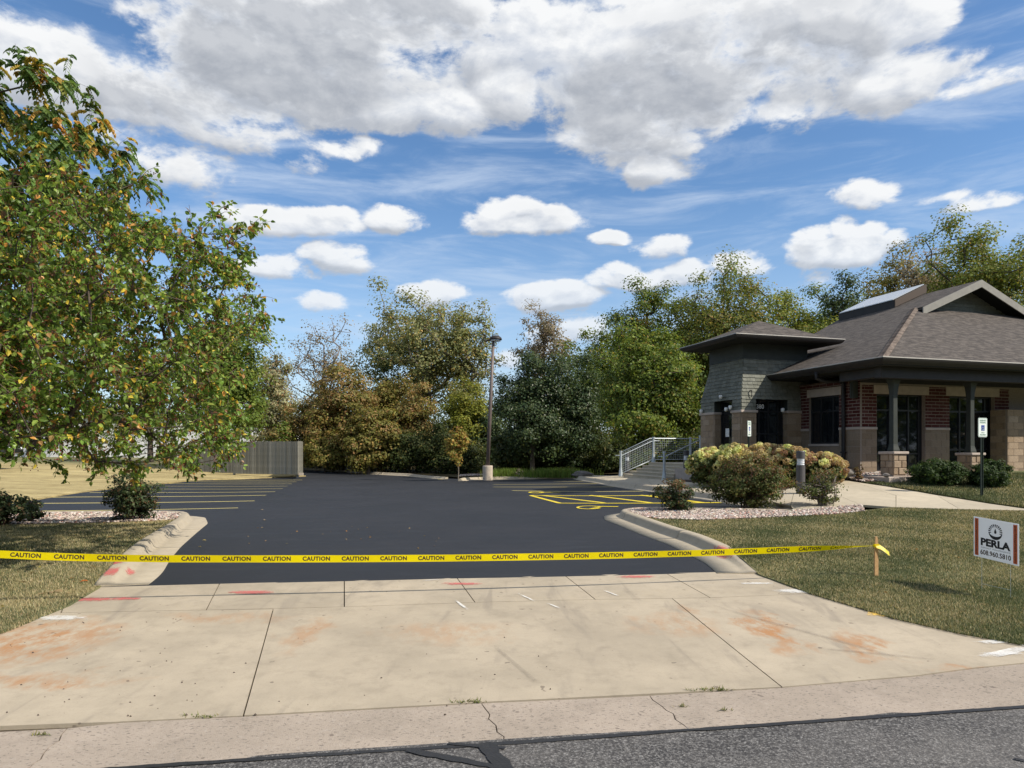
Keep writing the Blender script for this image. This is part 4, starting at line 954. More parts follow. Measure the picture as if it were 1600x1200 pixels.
# emit the picked-apart pieces: 300 largest-showing of each kind as parts, the rest joined
unit = {}
def shared_box(mat):
    if mat not in unit:
        m_ = MB().box(-.5, .5, -.5, .5, -.5, .5).mesh('piece_' + mat); m_.materials.append(MATS[mat]); unit[mat] = m_
    return unit[mat]
def cam_d(x, y): p = np.array(W0) + U * x + Vv * y; return math.hypot(p[0], p[1])
for kind, lst in pieces.items():
    if kind != 'shingle':
        lst.sort(key=lambda q_: cam_d((q_[0][0] + q_[0][1]) / 2, (q_[0][2] + q_[0][3]) / 2) - 3 * (q_[0][5] > 1.0) - (abs(q_[0][1] - q_[0][0]) + abs(q_[0][3] - q_[0][2])) * 2)
        for (b, mat, r_) in lst[:300]:
            o = bpy.data.objects.new(kind, shared_box(mat)); COL.objects.link(o); o.parent = bld
            o.location = ((b[0]+b[1])/2, (b[2]+b[3])/2, (b[4]+b[5])/2); o.scale = (b[1]-b[0], b[3]-b[2], b[5]-b[4])
        if len(lst) > 300:
            m_ = MB()
            for (b, mat, r_) in lst[300:]: m_.box(*b)
            m_.build(kind + 's', lst[0][1], bld, kind='stuff')
    else:
        lst.sort(key=lambda q_: (q_[0][0] != 'front', random.random()))
        rest = MB()
        for i, ((face, a, b, z0, z1, f0, f1, k), mat, r_) in enumerate(lst):
            m_ = MB() if i < 300 else rest
            if face == 'front': V = [(a, ty0 - f0 - .026 - k, z0), (b, ty0 - f0 - .026 - k, z0), (b, ty0 - f1 - .006, z1), (a, ty0 - f1 - .006, z1), (a, ty0 - f0 - .001, z0), (b, ty0 - f0 - .001, z0)]
            else: V = [(tx0 - f0 - .026 - k, b, z0), (tx0 - f0 - .026 - k, a, z0), (tx0 - f1 - .006, a, z1), (tx0 - f1 - .006, b, z1), (tx0 - f0 - .001, b, z0), (tx0 - f0 - .001, a, z0)]
            m_.add(V, [(0, 1, 2, 3), (4, 5, 1, 0), (0, 3, 4), (1, 5, 2)])
            if i < 300: link('shingle', m_.mesh('shingle'), 'shake', bld)
        if rest.v: rest.build('shingles', 'shake', bld, kind='stuff')

# ------------------------------------------------------------------ entrance steps, railings
SA = UA; s0w = np.array([5.73, 25.3])              # near bottom post; steps climb along U, their width runs along V
SB = .43
steps = empty('entrance_steps', (s0w[0], s0w[1], SB), SA, 'concrete entrance steps rising to the tower side between grey railings', 'steps')
SW = 3.7; RISE = .12
for k in range(5):
    MB().box(.12 + k * .30, .12 + (k + 1) * .30 + .03, .02, SW - .02, -.3, RISE * (k + 1) - .035).add(*(lambda a, b, c, d, e, f: ([(a, c, e), (b, c, e), (b, d, e), (a, d, e), (a, c, f), (b, c, f), (b, d, f), (a, d, f)], [(3, 2, 1, 0), (4, 5, 6, 7), (0, 1, 5, 4), (1, 2, 6, 5), (2, 3, 7, 6), (3, 0, 4, 7)]))(.095 + k * .30, .12 + (k + 1) * .30 + .03, .015, SW - .015, RISE * (k + 1) - .035, RISE * (k + 1))).build('step', 'concrete_walk', steps)
MB().box(1.62, 7.0, .0, SW, -.3, RISE * 5 - .004).build('landing', 'concrete_walk', steps)
MB().box(1.62, 7.0, -4.0, -.01, -.3, RISE * 5 - .008).build('landing', 'concrete_walk', steps)
def rpost(parent, x, y, z, h=1.1):
    m_ = MB(); m_.lathe([(.095, z), (.095, z + .02), (.085, z + .10), (.05, z + .38), (.047, z + h - .09), (.062, z + h - .07), (.062, z + h)], 8, (x, y, 0)); m_.build('post', 'galv', parent)
def mesh_panel(parent, pts_fn, n, m, r=.0045):
    """welded wire infill: pts_fn(u, v)"""
    mm = MB()
    for i in range(n + 1): mm.tube([pts_fn(i / n, 0), pts_fn(i / n, 1)], r, 3, False)
    for j in range(m + 1): mm.tube([pts_fn(0, j / m), pts_fn(1, j / m)], r, 3, False)
    mm.build('wire_panel', 'galv', parent)
def railing(lbl, y, near):
    r_ = empty('stair_railing', (s0w[0], s0w[1], SB), SA, lbl, 'railing', 'railings at the entrance steps')
    zt = RISE * 5
    rpost(r_, 0, y, 0); rpost(r_, 1.56, y, zt)
    MB().tube([(-.25, y, .90), (.05, y, .90), (.12, y, .93), (1.45, y, zt + .90), (1.56, y, zt + .93), (1.85, y, zt + .93)], .021, 6).build('handrail', 'galv', r_, smooth=True)
    if not near:
        MB().tube([(0, y, 1.03), (1.4, y, zt + 1.04), (1.56, y, zt + 1.04)], .018, 6).build('top_rail', 'galv', r_, smooth=True)
        MB().tube([(0.05, y, .14), (1.56, y, zt + .12)], .018, 6).build('bottom_rail', 'galv', r_, smooth=True)
        mesh_panel(r_, lambda u, v: (.06 + 1.46 * u, y, .15 + u * (zt - .0) + v * .85), 18, 9)
railing('front stair railing with one sloping handrail, nearest the hydrangeas', .0, True)
railing('rear stair railing with wire mesh infill below its sloping rails', SW, False)
r_ = empty('landing_railing', (s0w[0], s0w[1], SB + RISE * 5), SA, 'level railing with wire mesh along the back of the stair landing', 'railing', 'railings at the entrance steps')
ya = SW + .02
MB().tube([(1.62, ya, 1.04), (4.6, ya, 1.04)], .018, 6).build('top_rail', 'galv', r_); MB().tube([(1.62, ya, .12), (4.6, ya, .12)], .018, 6).build('bottom_rail', 'galv', r_)
mesh_panel(r_, lambda u, v: (1.66 + 2.9 * u, ya, .13 + v * .88), 32, 9)
rpost(r_, 3.4, ya, 0)

# ------------------------------------------------------------------ lamp post, bollards, signs, fence
g = gp(762, 751.5, .1)[0]; LZ = e1(*g)
LX, LY = at(762, 750, 38.5).x, 38.5; LZ = HC - (752 - HY) / F * LY
lp = empty('lamp_post', (LX, LY, LZ), 0, 'tall bronze parking lot lamp post on a round concrete base, leaning slightly', 'lamp post')
MB().lathe([(.29, -.4), (.29, .86), (.27, .90)], 24).build('base', 'concrete_pole', lp, smooth=False)
hp = (752 - 527) / F * LY; lean = (772 - 763) / F * LY
MB().box(-.15, .15, -.15, .15, .90, .94).build('base_plate', 'pole_bronze', lp, bevel=.01)
MB().tube([(0, 0, .92), (lean * .5, 0, (hp + .9) / 2), (lean, 0, hp - .15)], [.115, .10, .075], 12).build('pole', 'pole_bronze', lp, smooth=True)
hd_ = MB().lathe([(.04, .22), (.20, .20), (.33, .10), (.37, .02), (.37, -.03), (.30, -.05)], 20, (lean + .12, 0, hp - .12)).build('lamp_head', 'trim_dark', lp, smooth=True)
MB().lathe([(.29, -.10), (.29, -.048)], 20, (lean + .12, 0, hp - .12)).build('lens', 'lens_white', hd_)
MB().tube([(lean, 0, hp - .2), (lean - .30, .05, hp - .16), (lean - .48, .05, hp - .2)], [.05, .045, .10], 8).build('sensor_arm', 'trim_dark', lp)

def bollard(px, pyb, y, h, lbl):
    p = at(px, pyb, y); b = empty('bollard_light', (p.x, p.y, p.z), 0, lbl, 'bollard light', 'round bollard lights by the entrance walk')
    MB().lathe([(.105, -.15), (.105, h - .36)], 20).build('shaft', 'bollard', b, smooth=False)
    MB().lathe([(.085, h - .36), (.085, h - .19)], 20).build('lens', 'lens_white', b)
    m_ = MB()
    for k in range(4): m_.lathe([(.103, h - .345 + k * .042), (.06, h - .335 + k * .042), (.06, h - .325 + k*.042)], 20)
    m_.build('louvre', 'white_metal', b)
    MB().lathe([(.105, h - .19), (.105, h - .02), (.095, h)], 20).build('cap', 'bollard', b)
bollard(1251, 767, 16.8, 1.0, 'bollard light between the big green shrub and the grey twiggy shrub')
bollard(1072, 745, 25.6, 1.0, 'bollard light in front of the steps beside the cream hydrangeas')
bollard(980, 742, 30.2, 1.0, 'bollard light standing left of the stair railings before the dark trees')

def reserved_sign(px, pyb, y, pyt, rz, lbl, zoff=0):
    p = at(px, pyb, y); top = at(px, pyt, y).z; s = empty('parking_sign', (p.x, p.y, p.z), rz, lbl, 'sign', 'accessible parking signs')
    h = top - p.z
    m_ = MB(); m_.box(-.034, -.022, -.0, .03, -.1, h - .05); m_.box(.022, .034, -.0, .03, -.1, h - .05); m_.box(-.022, .022, .022, .03, -.1, h - .05)
    m_.build('post', 'channel_steel', s)
    def rr(w_, h_, r_, z, y0, y1):
        poly = [];
        for cx_, cz_, a in ((w_-r_, h_-r_, 0), (-w_+r_, h_-r_, 90), (-w_+r_, -h_+r_, 180), (w_-r_, -h_+r_, 270)):
            for k in range(5): t_ = R(a + k * 22.5); poly.append((cx_ + r_ * math.cos(t_), z + cz_ + r_ * math.sin(t_)))
        return MB().prism(poly, y0, y1)
    zc = h - .229
    pl = rr(.1525, .229, .035, zc, -.008, -.003).build('sign_plate', 'sign_white', s)
    rr(.145, .2215, .03, zc, -.0095, -.0082).build('green_border', 'sign_green', pl); rr(.138, .2145, .026, zc, -.011, -.0097).build('white_field', 'sign_white', pl)
    MB().box(-.055, .055, -.0135, -.0112, zc - .075, zc + .055).build('blue_panel', 'sign_blue', pl)
    m_ = MB(); M_ = []
    m_.lathe([(.010, 0), (.010, .002)], 10)
    m_.v = [(x, -.0155, zc + .035 + y_) for x, y_, z_ in m_.v]
    m_.tube([(-.004, -.0150, zc + .02), (-.002, -.0150, zc - .012), (.022, -.0150, zc - .014), (.034, -.0150, zc - .045), (.042, -.0150, zc - .042)], .0055, 4)
    m_.tube([(-.004, -.0150, zc + .006), (.02, -.0150, zc + .004)], .004, 4)
    m_.tube([(-.012 + .030 * math.cos(R(a)), -.0150, zc - .032 + .030 * math.sin(R(a))) for a in range(110, 361, 25)], .0045, 4); m_.build('wheelchair_symbol', 'sign_white', pl)
    for txt, zz_, sz in (('RESERVED', .165, .052), ('PARKING', .115, .052), ('VEH. ID', -.125, .034), ('REQUIRED', -.175, .044)):
        o = link('lettering', text_mesh(txt, sz, .001, .0004), 'sign_green', pl); o.location = (0, -.0118, zc + zz_); o.rotation_euler = (R(90), 0, 0); o.scale = (.92, 1, 1)
reserved_sign(1535, 781, 16.0, 653, R(20), 'accessible parking sign on a steel post in the shaded lawn before the porch')
reserved_sign(1170.5, 762, 19.6, 657.5, R(52), 'accessible parking sign rising out of the hydrangeas in front of the tower')
p = at(946, 738, 44); sg = empty('sign_board', (p.x, p.y, p.z), R(-8), 'low grey sign board seen from behind at the edge of the dark trees', 'sign board')
MB().box(-.62, .62, -.03, .03, .62, 1.18).build('panel', 'bollard', sg); 
for q in (-.5, .5): MB().box(q - .04, q + .04, .031, .10, -.2, 1.1).build('post', 'trim_dark', sg)

# wood screen fence round the bin yard
fz = 42.0; fr = at(465, 741.5, fz); fl_ = at(365, 738.5, 43.5); fh = (741.5 - 689.5) / F * fz
fen = empty('screen_fence', (fr.x, fr.y, fr.z), 0, 'weathered grey vertical board fence screening a yard beside the parking stalls', 'fence')
def boards(ax, ay, bx_, by_, h, parent, wd=.14, mat='fence_wood', name='board', zb=0):
    n = max(1, int(math.hypot(bx_ - ax, by_ - ay) / wd)); ang = math.atan2(by_ - ay, bx_ - ax); L_ = math.hypot(bx_ - ax, by_ - ay) / n
    for k in range(n):
        o = MB().box(.004, L_ - .004, -.012 + random.uniform(-.012, .012), .012, zb, h + random.uniform(-.02, .015)).build(name, mat, parent)
        o.location = (ax + (bx_ - ax) * k / n, ay + (by_ - ay) * k / n, 0); o.rotation_euler = (0, 0, ang)
boards(fl_.x - fr.x, fl_.y - fr.y, -.0, 0, fh, fen); boards(.02, .02, -.74, 3.4, fh + .02, fen)
gt = (at(300, 741, 46)); boards(gt.x - fr.x, gt.y - fr.y, fl_.x - fr.x, fl_.y - fr.y + 1.2, fh * .93, fen, .16, 'fence_wood')
for q in ((fl_.x - fr.x, fl_.y - fr.y + .05), (-.08, .2), (-.82, 3.4)): MB().box(q[0] - .06, q[0] + .06, q[1] - .0, q[1] + .12, -.2, fh - .05).build('fence_post', 'fence_wood', fen)
k1 = fen.location; MB().box(.02, .30, .1, .22, -.05, .10).build('kerb_block', 'concrete_pole', fen)

# ------------------------------------------------------------------ caution tape, stake, yard sign
stg = g1(1369, 899, .03); st = empty('wooden_stake', (stg.x, stg.y, stg.z - .0), R(12), 'thin wooden stake holding the yellow caution tape in the lawn', 'stake')
SH = at(1369, 838, stg.y).z - stg.z
MB().prism([(-.028, -.2), (.028, -.2), (.026, SH * .5), (.020, SH - .03), (.006, SH), (-.016, SH - .005), (-.026, SH * .55)], -.009, .009).build('stake', 'stake_wood', st)
TPX = [(-260, 858), (-120, 861), (0, 866), (75, 869.5), (146, 871.5), (250, 873), (400, 873.3), (560, 873), (700, 872), (800, 870.5), (900, 869), (1000, 866.7), (1100, 864), (1180, 861), (1250, 858), (1320, 855), (1369, 852.5)]
ya_, yb_ = 7.1, stg.y - .02
def tape_xy(px):      # straight line in plan from the left to the stake
    x0, x1 = (0 - CX) / F * ya_, (1369 - CX) / F * yb_
    # intersection of the sight line with that vertical plane
    dx, dy = x1 - x0, yb_ - ya_; rx = (px - CX) / F
    t = (rx * ya_ - x0) / (dx - rx * dy); return x0 + dx * t, ya_ + dy * t
cp = [];
for px, py in TPX: x, y = tape_xy(px); cp.append((x, y, HC - (py - HY) / F * y))
cp = np.array(cp); sl = np.r_[0, np.cumsum(np.linalg.norm(np.diff(cp, axis=0), axis=1))]; TL = sl[-1]
def tp(s):
    return np.array([np.interp(s, sl, cp[:, k]) for k in range(3)])
tdir = (cp[-1] - cp[0]); tdir[2] = 0; tdir /= np.linalg.norm(tdir); tnor = np.array([tdir[1], -tdir[0], 0])   # towards the camera
def twist(s):
    f = s / TL; return .10 * math.sin(f * 9) + (1.15 * max(0, (f - .86) / .14) ** 1.5) + (-.95 * max(0, (.24 - f) / .24) ** 1.2) + .05 * math.sin(s * 2.3)
TWD = .080
def tpt(s, v, lift=0.):
    a = twist(s); W_ = np.array([0, 0, 1]) * math.cos(a) + tnor * math.sin(a); Nn = tnor * math.cos(a) - np.array([0, 0, 1]) * math.sin(a)
    bow = .005 * math.sin(s * 5.1) * (v / TWD); wr = max(0., (s / TL - .93) / .07)
    wd = 1 - .75 * wr ** 2
    return tp(s) + W_ * v * wd + Nn * (lift + bow)
ns = 260; S_ = np.linspace(0, TL, ns); V = [tpt(s, v) for s in S_ for v in (-TWD/2, -TWD/6, TWD/6, TWD/2)]
Fc = [(i*4+j, (i+1)*4+j, (i+1)*4+j+1, i*4+j+1) for i in range(ns - 1) for j in range(3)]
tape = link('caution_tape', np_mesh('caution_tape', V, Fc, smooth=True), 'tape'); tag(tape, 'yellow caution tape stretched across the driveway entrance', 'caution tape')
wm = text_mesh('CAUTION', .062, .0022, 0, spacing=1.08); wv_ = np.empty(len(wm.vertices) * 3, np.float32); wm.vertices.foreach_get('co', wv_); wv_ = wv_.reshape(-1, 3)
wf_ = [tuple(p.vertices) for p in wm.polygons]; wv_[:, 0] *= .30 / (wv_[:, 0].max() - wv_[:, 0].min())
s_first = float(np.interp(40, [p[0] for p in TPX], sl)); ks = np.arange(-3, 40)
for k in ks:
    sc_ = s_first + .428 * k
    if sc_ < .2 or sc_ > TL - .2: continue
    vv = [tpt(sc_ + x, y, .0016) for x, y, _ in wv_]
    me = bpy.data.meshes.new('lettering'); me.from_pydata([tuple(v) for v in vv], [], wf_); link('lettering', me, 'print_letter', tape)
# the loose end behind the stake
m_ = MB(); e0 = Vector(tuple(cp[-1])); tail = [e0 + Vector((.0, .02, 0)), e0 + Vector((.06, .02, -.02)), e0 + Vector((.12, .01, -.06)), e0 + Vector((.165, .0, -.10))]
V = []; 
for k, q_ in enumerate(tail): V += [tuple(q_ + Vector((0, 0, .03 - k * .004))), tuple(q_ + Vector((-.004 * k, -.03, -.028)))]
link('tape_end', np_mesh('tape_end', V, [(0, 2, 3, 1), (2, 4, 5, 3), (4, 6, 7, 5)]), 'tape', tape)
m_ = MB().box(-.034, .034, -.015, .015, e0.z - stg.z - .022, e0.z - stg.z + .018); o = m_.build('tape_knot', 'tape', tape); o.location = stg; o.rotation_euler = (0, 0, R(12))

# yard sign
YL, YR = Vector((5.45, 7.93)), Vector((5.56, 7.37)); wv2 = (YR - YL); YW = wv2.length; ya3 = math.atan2(wv2.y, wv2.x)
zL = HC - (868 - HY) / F * 7.93; hS = (868 - 806.5) / F * 7.93; zR = HC - (885 - HY) / F * 7.37
ys = empty('yard_sign', (YL.x, YL.y, zL), 0, 'small white yard sign with orange side bands and black lettering on wire legs', 'sign')
ys.rotation_euler = (0, math.atan2(zL - zR, YW), ya3) if False else (0, 0, ya3)
TS = Matrix.Shear('XZ', 4, (0, 0)) if False else None
slope = (zR - zL) / YW
def sp(x, z, y=0.): return (x * YW, y, z * hS + slope * x * YW)
def panel(name, x0, x1, z0, z1, mat, y0, y1, parent):
    vs = [sp(x, z, y) for y in (y0, y1) for x, z in ((x0, z0), (x1, z0), (x1, z1), (x0, z1))]
    return MB().add(vs, [(0, 1, 2, 3), (7, 6, 5, 4), (0, 4, 5, 1), (1, 5, 6, 2), (2, 6, 7, 3), (3, 7, 4, 0)]).build(name, mat, parent)
board = panel('board', 0, 1, 0, 1, 'sign_board', -.002, .002, ys)
for a, b in ((.028, .115), (.885, .972)): panel('orange_band', a, b, .035, .965, 'print_orange', -.0032, -.0024, board)
def stext(txt, cx_, cz_, wd, ht, mat, rot=0, bold=.0, name='lettering'):
    me = text_mesh(txt, .1, bold, .0003); n = len(me.vertices); a = np.empty(n * 3, np.float32); me.vertices.foreach_get('co', a); a = a.reshape(-1, 3)
    for k in range(2): a[:, k] -= (a[:, k].min() + a[:, k].max()) / 2
    a[:, 0] /= np.ptp(a[:, 0]); a[:, 1] /= np.ptp(a[:, 1])
    if rot: a = np.c_[a[:, 1] * rot, -a[:, 0] * rot, a[:, 2]]
    out = [sp(cx_ + x * wd, cz_ + y * ht, -.0042 + z * .2) for x, y, z in a]
    me.vertices.foreach_set('co', np.array(out, np.float32).ravel()); me.update(); return link(name, me, mat, board)
stext('PERLA', .50, .405, .66, .19, 'print_black', bold=.0048)
stext('ASPHALT  MAINTENANCE', .50, .262, .66, .035, 'print_grey')
stext('608.960.5810', .50, .145, .68, .125, 'print_letter', bold=.002)
stext('perlaasphalt.com', .9285, .5, .055, .86, 'print_letter', 1, .001); stext('perlaasphalt.com', .0715, .5, .055, .86, 'print_letter', -1, .001)
lg = MB(); asp = hS / YW; cx_, cz_ = .50, .70; rr_ = .155
for k in range(13):
    a = R(-12 + k * 204 / 12); 
    ring_ = [sp(cx_ + r_ * math.cos(a + q) , cz_ + r_ * math.sin(a + q) / asp, -.0045) for r_, q in ((rr_ * .60, -.045), (rr_, -.10), (rr_, .10), (rr_ * .60, .045))]
    lg.add(ring_, [(0, 1, 2, 3)])
arc = [sp(cx_ + rr_ * math.cos(R(a)), cz_ + rr_ * math.sin(R(a)) / asp, -.0045) for a in range(200, 341, 10)] + [sp(cx_ + rr_ * .92 * math.cos(R(a)), cz_ + (rr_ * .55 * math.sin(R(a)) - .005) / asp, -.0045) for a in range(340, 199, -10)]
lg.add(arc, [tuple(range(len(arc)))])
dr = [(0, .075), (.022, .02), (.026, -.01), (.014, -.032), (-.014, -.032), (-.026, -.01), (-.022, .02)]
lg.add([sp(cx_ + x, cz_ + y / asp, -.0045) for x, y in dr], [tuple(range(7))]); lo = lg.build('logo', 'print_black', board)
for x in (.18, .82): MB().tube([sp(x, .3, .004), (x * YW, .004, e1(5.5, 7.6) + .015 - zL - .1)], .0016, 5).build('wire_leg', 'galv', ys)
MB().tube([(.18 * YW, .004, e1(5.5, 7.6) - zL + .10), (.82 * YW, .004, e1(5.5, 7.6) - zL + .10)], .0016, 5).build('cross_wire', 'galv', ys)

# ------------------------------------------------------------------ far left: white building and a dark car
wb = empty('warehouse', (-70, 76, e1(-65, 76)), R(2), 'long low white metal sided building beyond the far lawn, mostly hidden by the crabapple', 'building')
MB().box(-25, 43, .06, 20, -.5, 4.6).build('wall', 'panel_white', wb)
for k in range(44): MB().box(-1 + k * 1.0 + .012, -1 + (k + 1) * 1.0 - .012, 0, .055, -.3, 4.55).build('wall_panel', 'panel_white', wb)
MB().prism([(-25.4, 4.6), (43.4, 4.6), (43.4, 4.9), (-25.4, 4.9)], -.4, 20.4).build('roof', 'gable_trim', wb)
p = at(-40, 718, 40)
car = empty('parked_car', (p.x, p.y, p.z), R(4), 'dark car parked at the far left edge beyond the lawn', 'car')
prof = [(-2.2, .35), (-2.25, .75), (-2.0, .95), (-1.35, 1.0), (-.75, 1.42), (.6, 1.45), (1.25, 1.02), (2.05, .88), (2.3, .70), (2.28, .35)]
MB().prism(prof, -.86, .86).build('body', 'car_paint', car, bevel=.06)
for s_ in (-1, 1):
    MB().prism([(-1.15, 1.02), (-.68, 1.36), (.0, 1.39), (.0, 1.02)], s_ * .865, s_ * .875).build('window', 'car_glass', car); MB().prism([(.06, 1.02), (.06, 1.39), (.55, 1.38), (1.08, 1.02)], s_ * .865, s_ * .875).build('window', 'car_glass', car)
    for x_ in (-1.4, 1.4):
        wl = MB().prism([(x_ + .33 * math.cos(R(a)), .33 + .33 * math.sin(R(a))) for a in range(0, 360, 20)], s_ * .68, s_ * .89).build('wheel', 'rubber', car)
        MB().prism([(x_ + .2 * math.cos(R(a)), .33 + .2 * math.sin(R(a))) for a in range(0, 360, 36)], s_ * .885, s_ * .90).build('rim', 'galv', wl)
    MB().box(2.22, 2.31, s_ * .62 - .16, s_ * .62 + .16, .62, .74).build('headlight', 'lens_white', car)
    MB().box(.85, 1.05, s_ * .95 - .09, s_ * .95 + .09, 1.0, 1.12).build('mirror', 'car_paint', car)

# ------------------------------------------------------------------ vegetation
def unit(v): return v / np.maximum(np.linalg.norm(v, axis=-1, keepdims=True), 1e-9)
def palette_cols(n, pal, r, bias=None):
    """pal: [(weight, (r,g,b)), ...]"""
    w_ = np.array([p[0] for p in pal], float); w_ /= w_.sum(); c = np.array([p[1] for p in pal], float)
    idx = r.choice(len(pal), n, p=w_)
    return c[idx] * r.uniform(.75, 1.25, (n, 1)) * r.uniform(.94, 1.06, (n, 3))
def leaf_quads(P, size, col, r, up=.5, jitter=.35, aspect=.62, droop=0., NB=None):
    """one diamond of two folded triangles per leaf"""
    n = len(P); N_ = unit(r.normal(0, 1, (n, 3)) + [0, 0, up]) if NB is None else unit(r.normal(0, .42, (n, 3)) + NB); A = unit(np.cross(N_, r.normal(0, 1, (n, 3))))
    if droop: A = unit(A + [0, 0, -droop]); N_ = unit(np.cross(A, np.cross(N_, A)))
    B = np.cross(N_, A); s = (size * r.uniform(1 - jitter, 1 + jitter, n))[:, None]
    fold = N_ * s * .10
    V = np.stack([P - A * s * .5, P + B * s * aspect * .5 + fold, P + A * s * .5, P - B * s * aspect * .5 + fold], 1).reshape(-1, 3)
    i = np.arange(n)[:, None] * 4; Fc = np.concatenate([i + [0, 1, 2], i + [0, 2, 3]], 1).reshape(-1, 3)
    return V, Fc, np.repeat(col, 4, 0)
def skeleton(base, top, clumps, r, trunk_r, ntr=6, crook=.06):
    """grow limbs to every clump centre; returns nodes, parents, radii"""
    base = np.array(base, float); top = np.array(top, float); H = np.linalg.norm(top - base)
    t = np.linspace(0, 1, ntr)[:, None]; nodes = list(base + (top - base) * t + r.normal(0, crook * H * .25, (ntr, 3)) * [1, 1, .1] * t)
    par = [-1] + list(range(ntr - 1))
    ax = base + (top - base) * .6
    order = np.argsort(np.linalg.norm(clumps - ax, axis=1)); ends = []
    hz = H
    for i in order:
        p = clumps[i]; N_ = np.array(nodes[1:]); dd = p - N_; dist = np.linalg.norm(dd, axis=1)
        cost = dist + 1.2 * np.maximum(0, N_[:, 2] - p[2] + .15 * dist); j = int(np.argmin(cost)) + 1
        q = nodes[j]; L = np.linalg.norm(p - q)
        if L > hz * .10:
            m1 = q + (p - q) * .5 + r.normal(0, L * .07, 3) + [0, 0, L * .05]; nodes.append(m1); par.append(j); j = len(nodes) - 1
        nodes.append(p); par.append(j); ends.append(len(nodes) - 1)
    nodes = np.array(nodes); par = np.array(par); cnt = np.zeros(len(nodes)); cnt[ends] = 1
    for i in range(len(nodes) - 1, 0, -1): cnt[par[i]] += cnt[i]
    rad = trunk_r * np.sqrt(np.maximum(cnt, .6) / max(cnt[0], 1)); 
    for k in range(ntr): rad[k] = max(rad[k], trunk_r * (1 - .62 * k / ntr)) if k < ntr - 1 else rad[k]
    rad[0] *= 1.25
    return nodes, par, rad
def limb_mesh(name, nodes, par, rad, n=5, minr=.004):
    V = []; Fc = []; k0 = 0; i = np.arange(1, len(nodes)); a = nodes[par[i]]; b = nodes[i]; d = unit(b - a)
    u = unit(np.cross(d, np.where(np.abs(d[:, 2:3]) < .95, [[0, 0, 1.]], [[1., 0, 0]]))); v = np.cross(d, u)
    ra = np.maximum(np.minimum(rad[par[i]], rad[i] * 1.45), minr)[:, None]; rb = np.maximum(rad[i], minr)[:, None]
    for k in range(n):
        t = 2 * math.pi * k / n; V.append(a + (u * math.cos(t) + v * math.sin(t)) * ra)
    for k in range(n):
        t = 2 * math.pi * k / n; V.append(b + (u * math.cos(t) + v * math.sin(t)) * rb)
    V = np.stack(V, 1); m_ = len(V); V = V.reshape(-1, 3); i0 = np.arange(m_) * 2 * n
    Fc = np.concatenate([np.stack([i0 + k, i0 + (k+1) % n, i0 + n + (k+1) % n, i0 + n + k], 1) for k in range(n)])
    return np_mesh(name, V, Fc, smooth=True)
def crown_points(r, c, rad, n, shell=.45, lump=.22, flatbot=0., sq=1.):
    d = unit(r.normal(0, 1, (n * 3, 3))); d0 = d; d = np.sign(d) * np.abs(d) ** sq; ph = r.uniform(0, 6.28, 6)
    lum = 1 + lump * (np.sin(d[:, 0] * 4 + ph[0]) * np.sin(d[:, 1] * 3.5 + ph[1]) + .6 * np.sin(d[:, 2] * 5 + ph[2] + d[:, 0] * 3))
    rr = r.uniform(0, 1, n * 3) ** shell * lum; p = d * rr[:, None]
    p = p[p[:, 2] > -1 + flatbot][:n]; return np.array(c) + p * np.array(rad)
GREEN_L = [(5, (.075, .105, .022)), (3, (.055, .082, .02)), (1, (.14, .14, .03))]
PAL = dict(
 cotton=[(5, (.125, .135, .055)), (3, (.095, .105, .042)), (2, (.185, .17, .07)), (.6, (.27, .19, .06))],
 pale=[(4, (.17, .17, .095)), (3, (.13, .135, .075)), (2, (.23, .20, .11)), (1, (.22, .14, .08))],
 rust=[(5, (.155, .108, .042)), (3, (.135, .118, .040)), (2, (.19, .115, .05)), (3, (.095, .10, .032))],
 olive=[(5, (.11, .105, .026)), (3, (.085, .085, .022)), (2, (.155, .125, .035)), (1, (.19, .12, .04))],
 yellowgreen=[(5, (.145, .15, .022)), (3, (.105, .12, .02)), (1, (.20, .18, .03))],
 maple=[(5, (.070, .098, .018)), (3, (.105, .128, .022)), (2, (.045, .068, .016)), (.6, (.16, .12, .03))],
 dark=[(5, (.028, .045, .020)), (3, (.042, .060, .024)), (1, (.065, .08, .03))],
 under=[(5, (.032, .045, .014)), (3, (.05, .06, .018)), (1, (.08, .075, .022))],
 grey=[(4, (.15, .125, .085)), (3, (.12, .105, .07)), (2, (.19, .145, .09))],
 sapling=[(3, (.26, .17, .045)), (4, (.22, .19, .045)), (1, (.28, .13, .05)), (3, (.14, .16, .035))],
 locust=[(5, (.095, .115, .024)), (3, (.070, .092, .02)), (2, (.135, .135, .03)), (.5, (.18, .12, .03))],
 bright=[(5, (.10, .135, .025)), (3, (.075, .11, .02)), (1, (.16, .17, .035))],
 crab=[(6, (.085, .135, .022)), (4, (.060, .100, .020)), (3.5, (.135, .175, .035)), (.9, (.11, .055, .025)), (.8, (.34, .26, .035)), (.4, (.34, .17, .04)), (.6, (.17, .10, .04))],
 ash=[(6, (.065, .11, .030)), (3, (.095, .14, .035)), (2.2, (.28, .21, .035)), (1, (.33, .19, .05)), (1.2, (.14, .14, .04))],
 shrubgreen=[(5, (.050, .066, .020)), (3, (.072, .085, .026)), (2, (.085, .080, .030)), (.3, (.14, .075, .035))],
 shrubrust=[(4, (.105, .062, .030)), (3, (.075, .075, .028)), (2, (.14, .085, .042))],
 shrubdark=[(5, (.030, .045, .020)), (3, (.045, .06, .025)), (1, (.09, .06, .03))],
 yew=[(5, (.022, .040, .012)), (3, (.035, .058, .016)), (1, (.05, .075, .02))])
